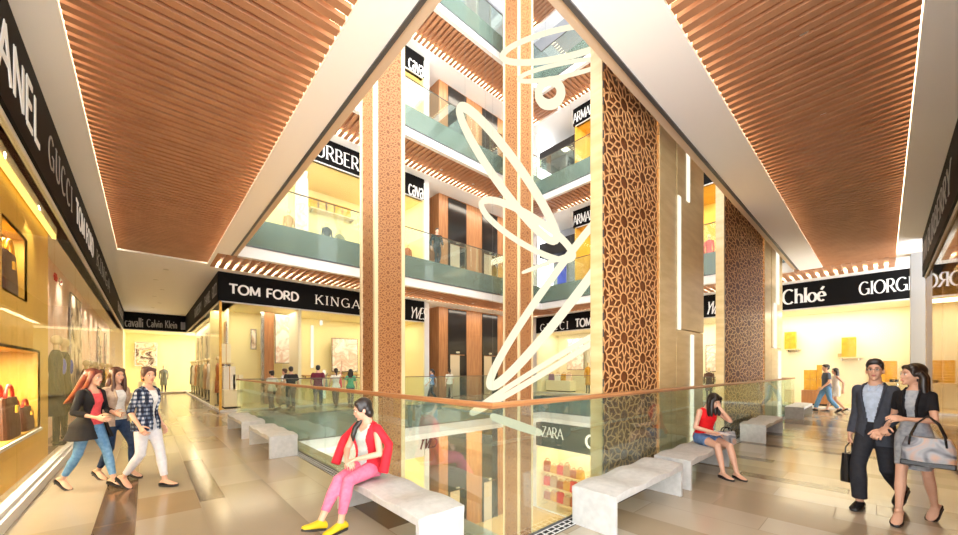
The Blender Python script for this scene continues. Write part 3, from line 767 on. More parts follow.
# ---------------------------------------------------------------- corner shop (front y = YB, side x = 2.08)
TY = FY(YB); TSd = FX(2.08)
XE = 11.3
shell(TY, 2.08, XE, 0, 2.9, 'shopwall', power=480, left=False, col=(1, .92, .74))
m = MB(TSd); m.box(YB+1.9, YE, .5, .55, 0, FB); m.box(YB+.3, YE, 0.02, .55, FB, FB+.08); struct(m.build('wall_corner_side', 'shopcream'))
glazing(TY, 2.08, XE, .0, FB, 1.85); glazing(TSd, YB, YE, .0, FB, 2.0)
area('side_window_light', TSd(21, .25, FB-.03), .25, 7, 55, (1, .84, .56)); area('side_window_light', TSd(28.5, .25, FB-.03), .25, 7, 55, (1, .84, .56))
m = MB(); m.box(2.06, 2.14, YB-.02, YB+.06, 0, FB); struct(m.build('trim_3', 'goldbox'))
fascia('black sign band with bold white letters over the bright corner shop', TY, 2.02, XE+.0, 0, [
    dict(s='TOM FORD', u=on_y(229, YB), z=4.74, h=.35, fit=on_y(298, YB)-on_y(229, YB), thick=.22, thin=.18, sp=.1),
    dict(s='KINGA', u=on_y(315, YB), z=4.74, h=.4, fit=on_y(359, YB)-on_y(315, YB), style='serif', thick=.12, thin=.05, sp=.3),
    dict(s='YVES', u=on_y(409, YB), z=4.68, h=.6, fit=on_y(425, YB)-on_y(409, YB), thick=.1, thin=.06, slant=.25, sp=-.02)])
fascia('black sign band on the side of the corner shop facing the left corridor', TSd, YB, YE, 0, [
    dict(s='GUCCI', u=on_x(214, 2.08), z=4.76, h=.46, fit=1.3, flip=True, thick=.08, mat='letterdim'),
    dict(s='CHANEL', u=21.4, z=4.76, h=.46, fit=2.2, flip=True, thick=.09, mat='letterdim'), dict(s='BURBERRY', u=26, z=4.76, h=.46, fit=3.4, flip=True, thick=.08, mat='letterdim')])
TQ = FY(YB+1.6)
ux = lambda px, y: on_y(px, y)
plinth('low cream plinth in the window of the corner shop', TY, ux(222, 18), ux(240, 18), .5, 1.6, .05, .75)
gold_boxes('tall white and gold box on the plinth in the corner shop window', TY, ux(229, 18), 1.0, .8, .4, .95, 1, mat='whitecloth')
gold_boxes('squat cream gift box beside the tall one in the corner shop window', TY, ux(237.5, 18), 1.0, .8, .36, .6, 2, mat='shopcream')
gold_boxes('pale grey upright parcel on a stand in the corner shop window', TY, ux(226, 18.6), 1.7, 1.9, .34, .8, 1, mat='shopcream')
shelf('cream wall shelf in the corner shop window under the upright parcel', TY, ux(221, 18.6), ux(233, 18.6), 1.4, 2.85, 1.9)
poster('brown bag photograph hanging inside the corner shop', TY, ux(251, 19.5), ux(257, 19.5), 2.55, 3.5, 'poster_cool', q=2.6)
t = thing('partition_screen', 'brown timber partition with steel posts inside the corner shop', 'partition', TY(ux(262, 18.8), 1.8, 0.05)); 
m = MB(TY); m.box(ux(264, 18.8), ux(274, 18.8), 1.8, 1.9, .05, FB-.02); m.build('panel', 'woodpanel', t, world=True)
m = MB(TY); m.box(ux(261, 18.8), ux(264, 18.8), 1.75, 1.95, .05, FB-.02); m.build('post', 'steel', t, world=True)
poster('white hanging print with a draped dress shape in the corner shop', TY, ux(274.5, 18.8), ux(295, 18.8), 1.9, FB-.08, 'poster_pale', q=1.75)
plinth('long wooden counter under the white print of the corner shop', TY, ux(276, 18.6), ux(287, 18.6), 1.2, 1.7, .05, 1.0, 'woodpanel')
m = MB(TY); m.box(ux(298, 17.4), ux(301, 17.4), .35, 2.9, .05, FB); struct(m.build('wall_divider', 'shopcream'))
for (px, za, zb, lab) in ((313, 1.7, 3.9, 'tall vertical light tube on the yellow wall behind the passers-by'), (322, 3.95, 4.2, 'short light tube near the top of the yellow shop wall'), (325, .1, 1.6, 'vertical light tube standing low by the yellow wall')):
    u = ux(px, 19.7); t = thing('light_tube', lab, 'lamp', TY(u, 2.8, za)); m = MB(TY); m.box(u-.06, u+.06, 2.78, 2.86, za, zb); m.build('tube', 'strip', t, world=True); m = MB(TY); m.box(u-.08, u+.08, 2.86, 2.9, za-.03, zb+.03); m.build('backplate', 'cream', t, world=True)
poster('large white framed picture with a bird-like shape in the corner shop', TY, ux(331, 19.6), ux(357, 19.6), 1.5, 3.3, 'poster_pale', q=2.5)
shelf('long cream wall shelf below the large white picture', TY, ux(302, 19.6), ux(358, 19.6), 2.4, 2.9, 1.35, mat='tan')
for k in range(9):
    u = YB+2.4+k*1.55
    mannequin('mannequin in %s in the side window of the corner shop, %s from its corner' % (['rust', 'black', 'white', 'tan', 'sage', 'brown', 'rust', 'white', 'black'][k], ORD[k]), TSd(u, .25, .05), PI/2, ['rust', 'soot', 'whitecloth', 'tan', 'greygreen', 'brown', 'rust', 'whitecloth', 'soot'][k], H=2.2, group='mannequins in the side window')
for k in range(6): poster('narrow print on the side window wall of the corner shop, %s from its corner' % ORD[k], TSd, YB+1.7+2.3*k, YB+2.5+2.3*k, .6, 3.7, ['poster_warm', 'poster_cool'][k % 2], q=.44, group='prints in the side window')
# ---------------------------------------------------------------- lift lobby (every storey)
def lobby(L):
    z = L*ST if L >= 0 else ZL; CH = 5.35 if L >= 0 else -1.62-ZL; xs = [on_y(p, 17.6) for p in (439, 448, 466, 482, 497)]+[19.6]
    for b_ in ((XE+.36, 26, 20.9, 21, z, z+CH), (XE+.07, XE+.36, YB-.02, 21, z, z+CH), (20.9, 21.1, 16.9, 21, z, z+CH)): struct(MB().box(*b_).build('wall_lobby', 'white'))
    m = MB(); m.box(xs[0], xs[5], 17.605, 20.5, z, z+CH); struct(m.build('wall_lift_core', 'woodpanel'))
    w = ['on our floor', 'on the first gallery', 'on the second gallery', 'on the third gallery', 'on the floor below'][L if L >= 0 else 4]
    for k, (a, b) in enumerate(((xs[1], xs[2]), (xs[3], xs[4]))):
        t = thing('lift_entrance', ('dark lift entrance between timber panels ' if k == 0 else 'dark lift entrance beside the copper-screened column ')+w, 'lift', ((a+b)/2, 17.55, z), group='lift entrances')
        m = MB(); m.box(a, b, 17.55, 17.6, z+2.55, z+CH-.08); m.build('header_panel', 'liftdark', t, world=True)
        m = MB(); m.box(a, a+.12, 17.53, 17.6, z, z+2.55); m.box(b-.12, b, 17.53, 17.6, z, z+2.55); m.build('jamb', 'liftdark', t, world=True)
        c = a+(b-a)*.62
        m = MB(); m.box(a+.12, c-.005, 17.56, 17.6, z+.02, z+2.5); m.build('door_leaf', 'liftdoor', t, world=True)
        m = MB(); m.box(c+.005, b-.12, 17.57, 17.6, z+.02, z+2.5); m.build('door_leaf', 'liftdark', t, world=True)
        m = MB(); m.box(a+(b-a)*.4, a+(b-a)*.6, 17.53, 17.55, z+2.62, z+2.74); m.build('floor_indicator', 'steel', t, world=True)
    area('lobby_light', (15.5, 16.6, z+CH-.02), 7, .5, 110, (1, .9, .74))
for L in (-1, 0, 1, 2): lobby(L)
# ---------------------------------------------------------------- galleries facing us (y = YB) on the upper storeys
def upper_front(L):
    z = L*ST; T = TY
    shell(T, -2.0, XE, z, 3.0, 'shopwall', power=560, floor='tan')
    glazing(T, -2.0, XE-.05, z, z+FB, 2.2)
    n = [dict(s='caval', u=on_y(408, YB), z=4.7, h=.9, fit=on_y(424, YB)-on_y(407.5, YB), thick=.085, thin=.06, sp=.05)]
    if L == 1: n.append(dict(s='BURBERRY', u=on_y(306, YB), z=4.76, h=.62, fit=on_y(375, YB)-on_y(306, YB), style='serif', thick=.13, thin=.06, sp=.12))
    fascia(['', 'black sign band with white letters on the first gallery above the corner shop', 'black sign band on the second gallery beside the lift lobby', ''][L], T, -2.0, XE, z, n)
for L in (1, 2): upper_front(L)
z = ST
mannequin('mannequin in a long pale dress in the first gallery window', TY(on_y(289, 17.9), .9, z+.05), PI, 'tan', H=2.1, name='mannequin')
mannequin('mannequin in a dark coat in the first gallery window', TY(on_y(327, 17.9), .9, z+.05), PI, 'soot', H=2.0)
mannequin('mannequin in a sage coat in the first gallery window', TY(on_y(340, 18.4), 1.4, z+.05), PI, 'greygreen', H=2.0)
mannequin('mannequin in a rust coat in the first gallery window beside the slender column', TY(10.85, .9, z+.05), PI, 'rust', H=2.0)
poster('tall cream curtain print in the first gallery window', TY, on_y(296, 17.9), on_y(309, 17.9), z+.3, z+FB-.1, 'poster_pale', q=1.0)
plinth('cream display counter in the first gallery shop', TY, on_y(312, 18.5), on_y(336, 18.5), 1.9, 2.4, z+.05, .95)
shelf('long wall shelf high in the first gallery shop', TY, on_y(310, 19.6), on_y(355, 19.6), 2.5, 3.0, z+3.2)
for k in range(5): gold_boxes('gold box on the long shelf of the first gallery shop, %s towards the slender column' % ORD[k], TY, on_y(314+8*k, 19.6), 2.7, z+3.2, .5, .5, 2, group='gold boxes on the gallery shelf')
# ---------------------------------------------------------------- shops along x = XB
TX = FX(XB)
def spanx(a, b): return on_x(a, XB), on_x(b, XB)
shell(TX, -1.2, 4.4, 0, 2.6, 'shopcream', power=430, col=(1, .9, .7))
shell(TX, 4.5, 9.5, 0, 2.6, 'shopcream', power=330, col=(1, .88, .7))
shell(TX, 9.6, 16.8, 0, 2.6, 'shopcream', power=430, col=(1, .9, .7))
glazing(TX, -.8, 16.8, 0, FB, 2.2)
u = lambda px: on_x(px, XB)
fascia('long black sign band with white names over the showcase windows', TX, -1.6, 16.85, 0, [
    dict(s='Chlo\u00e9', u=u(783), z=4.8, h=.62, fit=u(783)-u(826), flip=True, style='serif', thick=.15, thin=.07, sp=.06),
    dict(s='GIORGIO', u=u(859.5), z=4.8, h=.5, fit=u(859.5)-u(925), flip=True, style='serif', thick=.11, thin=.05, sp=.1),
    dict(s='YVES', u=u(706), z=4.7, h=.62, fit=u(706)-u(722), flip=True, thick=.1, thin=.06, slant=.25, sp=-.02),
    dict(s='TOM FORD', u=u(576), z=4.66, h=.5, fit=u(576)-u(616), flip=True, thick=.2, thin=.17),
    dict(s='GUCCI', u=u(541), z=4.6, h=.5, fit=u(541)-u(568.5), flip=True, style='serif', thick=.1, thin=.05, sp=.35)])
v = lambda px, q: on_x(px, XB+q)
def zq(py, px, q): return zat(py, XB+q, v(px, q))
Q = 2.2
shelf('small wall shelf with one gold box high up beside the stone pier', TX, v(800, Q), v(786, Q), Q-.3, 2.6, zq(349, 793, Q))
gold_boxes('single gold box on the highest small shelf of the showcase window', TX, v(790.5, Q), Q, zq(349, 793, Q), .42, zq(332, 793, Q)-zq(349, 793, Q), 1)
shelf('wall shelf with the tall gold box at the middle of the showcase window', TX, v(863, Q), v(838, Q), Q-.3, 2.6, zq(357, 850, Q))
gold_boxes('tall gold box at the middle of the showcase window', TX, v(849, Q), Q, zq(357, 850, Q), .46, zq(337.5, 849, Q)-zq(357, 850, Q), 1)
gold_boxes('tiny tan box beside the tall gold box on the middle shelf', TX, v(841, Q), Q, zq(357, 850, Q), .2, .16, 1, d=.2, mat='tan')
Q2 = 1.2
plinth('low dark plinth behind the walking couple in the showcase window', TX, v(832, Q2), v(803, Q2), .7, 1.7, .05, zq(390, 815, Q2)-.05, 'woodpanel')
gold_boxes('wide gold box on the dark plinth behind the walking couple', TX, v(810.5, Q2), Q2, zq(390, 815, Q2), .42, zq(370, 810, Q2)-zq(390, 815, Q2), 2)
gold_boxes('narrow gold box on the dark plinth behind the walking couple', TX, v(819.5, Q2), Q2, zq(390, 815, Q2), .17, zq(365, 819, Q2)-zq(390, 815, Q2), 1, d=.2)
shelf('wall shelf with the stacked gold boxes behind the man in grey', TX, v(902, Q), v(868, Q), Q-.3, 2.6, zq(382, 886, Q))
gold_boxes('stack of flat gold boxes behind the man in grey', TX, v(886, Q), Q, zq(382, 886, Q), .62, zq(361, 886, Q)-zq(382, 886, Q), 8)
gold_boxes('tiny black box beside the stacked gold boxes', TX, v(894, Q-.1), Q-.15, zq(382, 886, Q), .25, .12, 1, d=.15, mat='soot')
# middle shop seen between the piers, and the one beyond the rings
poster('white framed print in the shop glimpsed between the stone piers', TX, v(718, 2.2), v(705, 2.2), 1.5, 3.0, 'poster_pale', q=2.3)
mannequin('mannequin in brown in the shop glimpsed between the stone piers', TX(v(709, 1.2), 1.2, .05), PI/2, 'brown', H=1.7)
shelf('wooden shelf in the shop glimpsed between the stone piers', TX, v(719, 2.2), v(703, 2.2), 1.7, 2.6, 1.1, mat='tan')
poster('large framed print of pale petals behind the hanging ring lights', TX, v(584, 2.0), v(567, 2.0), 1.6, 3.9, 'poster_pale', q=2.0)
plinth('white display table behind the hanging ring lights', TX, v(573, 1.2), v(549, 1.2), .8, 1.6, .05, .8)
for k, (px, mt) in enumerate(((551.5, 'purple'), (558, 'whitecloth'), (564, 'goldbox'), (569, 'pink'))): handbag(['mauve', 'white', 'gold', 'pink'][k]+' handbag on the white display table behind the rings', TX(v(px, 1.2), 1.2, .85), .46, .46, .24, mat=mt, hmat='tan', rz=PI/2, group='handbags on the white table')
mannequin('mannequin in mustard behind the stone pier edge in the shop beyond the rings', TX(v(588, 1.0), 1.0, .05), PI/2, 'yellowcloth', H=2.1)
poster('narrow mauve print in the shop beyond the ring lights', TX, v(556, 2.4), v(548, 2.4), 1.4, 3.7, 'poster_warm', q=2.4)
def upper_side(L):
    z = L*ST
    shell(TX, -1.2, 13.6, z, 2.6, 'shopgold', power=640, floor='tan')
    glazing(TX, -1.0, 13.6, z, z+FB, 2.4)
    n = [dict(s='ARMANI', u=u(573.8), z=4.72, h=.62, fit=u(573.8)-u(596), flip=True, style='serif', thick=.1, thin=.05, sp=.05)]
    fascia(['', 'black sign band with white letters on the first gallery behind the rings', 'black sign band with white letters on the second gallery beside the highest rings'][L], TX, -1.2, 13.75, z, n)
    m = MB(TX); m.box(13.8, 17.0, 2.2, 2.3, z, z+CH); struct(m.build('wall_gallery_end', 'grey'))
    t = thing('dark_portal', 'dark portal header beside the sign on the %s gallery' % ['', 'first', 'second'][L], 'portal', TX(15.3, 1.0, z))
    m = MB(TX); m.box(13.8, 17.0, .5, 2.19, z+3.1, z+4.1); m.build('header', 'soot', t, world=True)
    m = MB(TX); m.box(13.8, 14.0, .5, 2.19, z, z+3.1); m.build('jamb', 'grey', t, world=True)
    poster('blue print inside the dark portal on the %s gallery' % ['', 'first', 'second'][L], TX, 15.7, 16.6, z+1.0, z+2.8, 'blue', q=2.1)
for L in (1, 2): upper_side(L)
z = 3*ST
m = MB(); m.box(-3, 26, YB+.1, YB+.3, z, z+CH); m.box(XB+.1, XB+.3, -3, YB+.1, z, z+CH); struct(m.build('wall_gallery_top', 'grey'))
fascia('plain dark band along the shopfronts of the third gallery', TX, -1, 13.7, z, [])
mannequin('mannequin in red on the first gallery, glimpsed between the piers', TX(v(709, 1.0), 1.0, ST+.05), PI/2, 'red', H=2.0)
for k in range(3): mannequin('pale mannequin in the first gallery window beyond the rings, %s from the dark portal' % ORD[k], TX(12.9-.95*k, .9, ST+.05), PI/2, ['tan', 'whitecloth'][k % 2], H=2.0, group='mannequins behind the first gallery window')
# ---------------------------------------------------------------- floor below
z = ZL; HL = -1.4-ZL
m = MB(); m.box(-4, 26, -4, 24, z-.2, z); struct(m.build('floor_lower', pm('lower_floor', (206, 172, 118), .25)))
shell(TX, 3, 16.8, z, 2.6, 'shopcream', power=1100, z1=4.5, col=(1, .88, .6)); glazing(TX, 3, 16.8, z, z+4.5, 2.4)
M['greenblack'] = pm('dark_green_band', (52, 60, 50), .35)
fascia('dark sign band with white letters on the floor below, seen through the glass', TX, 3, 16.85, z, [
    dict(s='ZARA', u=u(542.5), z=5.55, h=.72, fit=u(542.5)-u(563.5), flip=True, style='serif', thick=.11, thin=.05, sp=.05),
    dict(s='C', u=u(586.5), z=5.35, h=.8, thick=.2, thin=.18, flip=True)], mat='greenblack', z0=4.5, z1=HL)
for r, zz in enumerate((.5, 1.5, 2.5)):
    shelf('glowing cream shelf of the shop below, %s tier' % ['lowest', 'middle', 'upper'][r], TX, v(590, .9), v(538, .9), .5, 1.2, z+zz, group='shelves of the shop below')
    for k in range(6):
        px = 547.5+6.6*k
        handbag('coloured handbag on the %s shelf of the shop below, %s from the column' % (['lowest', 'middle', 'upper'][r], ORD[k]), TX(v(px, .85), .85, z+zz), .58, .5+.12*((k+r) % 3), .3, mat=['rust', 'goldbox', 'red', 'tan'][(k+r*2) % 4], hmat='rust', rz=PI/2, group='handbags of the shop below, %s tier' % ['lowest', 'middle', 'upper'][r])
shell(TY, -2, XE, z, 2.8, 'shopwall', power=520, z1=5.2); glazing(TY, -2, XE-.05, z, z+5.2, 2.2)
fascia('white sign band with a black script monogram on the floor below', TY, -2, XE, z, [dict(s='YVES', u=on_y(417, YB), z=6.0, h=.85, fit=1.2, thick=.12, thin=.05, slant=.35, sp=-.1, mat='letterink')], mat='white', z0=5.2, z1=HL)
area('lower_light', (15.3, 15.6, z+HL-.24), 5, 1, 260, (1, .9, .7)); area('lower_light', (19.5, 9, z+HL-.24), 1, 9, 300, (1, .9, .7))
m = MB()
for b in ((-3.2, 26, YF, 24), (XF, 26, -3.2, YF)): m.box(*b, z+HL-.2, z+HL+.04)
struct(m.build('ceiling_lower', 'ceilwhite'))
m = MB(); m.box(-3.2, XC, -3.2, YF, z+HL-.2, z+HL+.04); m.box(XC, XF, -3.2, YC, z+HL-.2, z+HL+.04); struct(m.build('ceiling_lower', 'ceilwhite'))
# ---------------------------------------------------------------- right-hand shop window (y = YR)
TR = FS(YR)
shell(TR, 3.2, 16.4, 0, 1.6, 'shopgold', power=420, col=(1, .8, .5), floor='woodpanel')
glazing(TR, 3.2, 16.4, .05, FB, 2.2, 'dark_glass')
fascia('black sign band at the right edge of the picture', TR, 3.2, 16.4, 0, [
    dict(s='BURBERRY', u=on_y(932, YR), z=4.8, h=.5, fit=on_y(932, YR)-on_y(957, YR), flip=True, style='serif', thick=.17, thin=.08, mat='letterdim', sp=.12),
    dict(s='ANNI', u=16.3, z=4.8, h=.5, fit=1.6, flip=True, thick=.1, mat='letterdim')])
for k, (x, c, a) in enumerate(((9.6, 'brown', None), (10.7, 'tan', 'rust'), (12.0, 'soot', 'whitecloth'), (13.5, 'rust', None), (15.2, 'brown', 'yellowcloth'))):
    mannequin('mannequin in %s inside the bronze shop window beside the handbag woman' % ['brown', 'tan with a rust scarf', 'black with a white scarf', 'rust', 'brown with a mustard scarf'][k], TR(x, .6, .05), 0, c, accent=a, H=2.2, group='mannequins in the bronze window')
for k in range(5): poster('tall bronze print inside the bronze shop window, %s from the handbag woman' % ORD[k], TR, 9.0+1.5*k, 9.8+1.5*k, .5, 3.8, ['poster_warm', 'poster_cool'][k % 2], q=1.45, group='bronze prints')
# ================================================================== people
def rotz(a): return Matrix.Rotation(math.radians(a), 3, 'Z')
def rotx(a): return Matrix.Rotation(math.radians(a), 3, 'X')
def roty(a): return Matrix.Rotation(math.radians(a), 3, 'Y')
def remesh(mb, voxel, smooth=4, factor=.5):
    me = bpy.data.meshes.new('tmp'); me.from_pydata(mb.v, [], mb.f)
    bm = bmesh.new(); bm.from_mesh(me); bmesh.ops.recalc_face_normals(bm, faces=bm.faces); bm.to_mesh(me); bm.free()
    o = bpy.data.objects.new('tmp', me); COL.objects.link(o)
    r = o.modifiers.new('r', 'REMESH'); r.mode = 'VOXEL'; r.voxel_size = voxel; r.adaptivity = 0
    if smooth:
        s = o.modifiers.new('s', 'SMOOTH'); s.iterations = smooth; s.factor = factor
    dg = bpy.context.evaluated_depsgraph_get(); dg.update()
    out = bpy.data.meshes.new_from_object(o.evaluated_get(dg))
    bpy.data.objects.remove(o); bpy.data.meshes.remove(me)
    return out
def link_mesh(name, me, mat, parent, cut=None, solid=0):
    me.name = name; me.materials.clear(); me.materials.append(M[mat] if isinstance(mat, str) else mat)
    if cut:
        bm = bmesh.new(); bm.from_mesh(me)
        bmesh.ops.delete(bm, geom=[f for f in bm.faces if cut(f.calc_center_median())], context='FACES')
        bm.to_mesh(me); bm.free()
    me.polygons.foreach_set('use_smooth', [True]*len(me.polygons))
    o = bpy.data.objects.new(name, me); COL.objects.link(o); o.parent = parent
    if solid:
        s = o.modifiers.new('thickness', 'SOLIDIFY'); s.thickness = solid; s.offset = -1
    return o
M['skin'] = pm('skin', (218, 172, 146), .5, noise=(6, (212, 164, 136))); M['skin_tan'] = pm('skin_tan', (214, 166, 134), .5)
M['hairblack'] = pm('hair_black', (30, 23, 21), .35, noise=(30, (44, 34, 30)), stretch=(1, 1, .15)); M['hairbrown'] = pm('hair_brown', (70, 40, 28), .35, noise=(30, (92, 54, 38)), stretch=(1, 1, .15)); M['hairred'] = pm('hair_red', (104, 48, 36), .35, noise=(30, (128, 62, 46)), stretch=(1, 1, .15))
M['eyewhite'] = pm('eye_white', (236, 232, 226), .3); M['iris'] = pm('iris', (34, 22, 16), .2); M['lips'] = pm('lips', (192, 96, 92), .4); M['brow'] = pm('brow', (44, 32, 28), .6)
def cloth(n, c, c2=None, r=.8): M[n] = pm(n, c, r, noise=(22, c2 or tuple(int(v*.9) for v in c)), bump=(60, .1), spec=.2)
cloth('suit', (70, 74, 84)); cloth('charcoal', (50, 52, 58)); cloth('paleblue', (186, 200, 220)); cloth('dressgrey', (172, 176, 182), (140, 146, 154)); cloth('blackcloth', (32, 31, 34)); cloth('jeans', (92, 136, 178), (116, 160, 198)); cloth('darkjeans', (40, 56, 84), (52, 70, 100))
cloth('whitepants', (220, 220, 224), (208, 208, 214)); cloth('coral', (238, 92, 98)); cloth('beigeknit', (196, 172, 152), (176, 152, 132)); cloth('redjacket', (222, 48, 60), (210, 40, 54)); cloth('mint', (196, 208, 202), (184, 198, 192)); cloth('pinkpants', (232, 128, 156), (224, 112, 144)); cloth('redtop', (226, 34, 38), (214, 26, 32))
cloth('denim', (84, 112, 154), (104, 132, 172)); cloth('maroon', (112, 40, 58)); cloth('green', (92, 172, 132)); cloth('whitetop', (240, 238, 234)); cloth('greyshirt', (96, 104, 118)); cloth('khaki', (150, 136, 110)); cloth('offwhite', (232, 224, 208))
M['yellowshoe'] = pm('yellow_suede', (226, 196, 32), .6); M['blackshoe'] = pm('black_shoe', (26, 25, 27), .25); M['sole'] = pm('dark_sole', (52, 46, 44), .7)
def plaid():
    m, nt, out = newmat('plaid'); b = nt.nodes.new('ShaderNodeBsdfPrincipled'); b.inputs['Roughness'].default_value = .85; b.inputs['Specular IOR Level'].default_value = .2
    tc = nt.nodes.new('ShaderNodeTexCoord'); sp = nt.nodes.new('ShaderNodeSeparateXYZ'); nt.links.new(tc.outputs['Object'], sp.inputs[0])
    acc = None
    for ax, f in (('X', 18), ('Z', 18), ('Y', 18)):
        mu = nt.nodes.new('ShaderNodeMath'); mu.operation = 'MULTIPLY'; mu.inputs[1].default_value = f; nt.links.new(sp.outputs[ax], mu.inputs[0])
        fr = nt.nodes.new('ShaderNodeMath'); fr.operation = 'FRACT'; nt.links.new(mu.outputs[0], fr.inputs[0])
        gt = nt.nodes.new('ShaderNodeMath'); gt.operation = 'GREATER_THAN'; gt.inputs[1].default_value = .5; nt.links.new(fr.outputs[0], gt.inputs[0])
        if acc is None: acc = gt
        else:
            ad = nt.nodes.new('ShaderNodeMath'); ad.operation = 'ADD'; nt.links.new(acc.outputs[0], ad.inputs[0]); nt.links.new(gt.outputs[0], ad.inputs[1]); acc = ad
    dv = nt.nodes.new('ShaderNodeMath'); dv.operation = 'DIVIDE'; dv.inputs[1].default_value = 3; nt.links.new(acc.outputs[0], dv.inputs[0])
    r = nt.nodes.new('ShaderNodeValToRGB'); r.color_ramp.interpolation = 'CONSTANT'; e = r.color_ramp.elements
    e[0].position = 0; e[0].color = rgb(196, 200, 208); e[1].position = .3; e[1].color = rgb(96, 108, 130); x = e.new(.6); x.color = rgb(40, 48, 68); x = e.new(.9); x.color = rgb(26, 30, 46)
    nt.links.new(dv.outputs[0], r.inputs['Fac']); nt.links.new(r.outputs['Color'], b.inputs['Base Color']); nt.links.new(b.outputs[0], out.inputs[0]); return m
M['plaid'] = plaid()
TORSO = {   # height above the hip joint, half width, half depth, forward offset
 'f': [(-.10, .085, .075, -.01), (-.05, .148, .1, -.012), (.0, .162, .112, -.014), (.06, .152, .102, -.008), (.12, .128, .088, 0), (.18, .114, .08, .004), (.24, .118, .084, .006), (.3, .128, .096, .012), (.34, .133, .104, .016), (.39, .136, .094, .008), (.44, .142, .08, 0), (.48, .125, .065, -.006), (.51, .075, .055, -.008), (.54, .052, .052, -.004), (.57, .048, .05, 0)],
 'm': [(-.10, .09, .085, -.005), (-.05, .15, .105, -.008), (.0, .158, .112, -.008), (.06, .152, .106, 0), (.12, .145, .1, .004), (.18, .142, .098, .006), (.24, .148, .1, .006), (.3, .158, .108, .006), (.36, .158, .108, .004), (.42, .16, .098, -.002), (.46, .142, .08, -.006), (.5, .092, .068, -.01), (.53, .066, .062, -.006), (.57, .058, .058, 0)]}
def interp(tab, h):
    if h <= tab[0][0]: return tab[0][1:]
    for a, b in zip(tab[:-1], tab[1:]):
        if h <= b[0]:
            k = (h-a[0])/(b[0]-a[0]); return tuple(x+(y-x)*k for x, y in zip(a[1:], b[1:]))
    return tab[-1][1:]
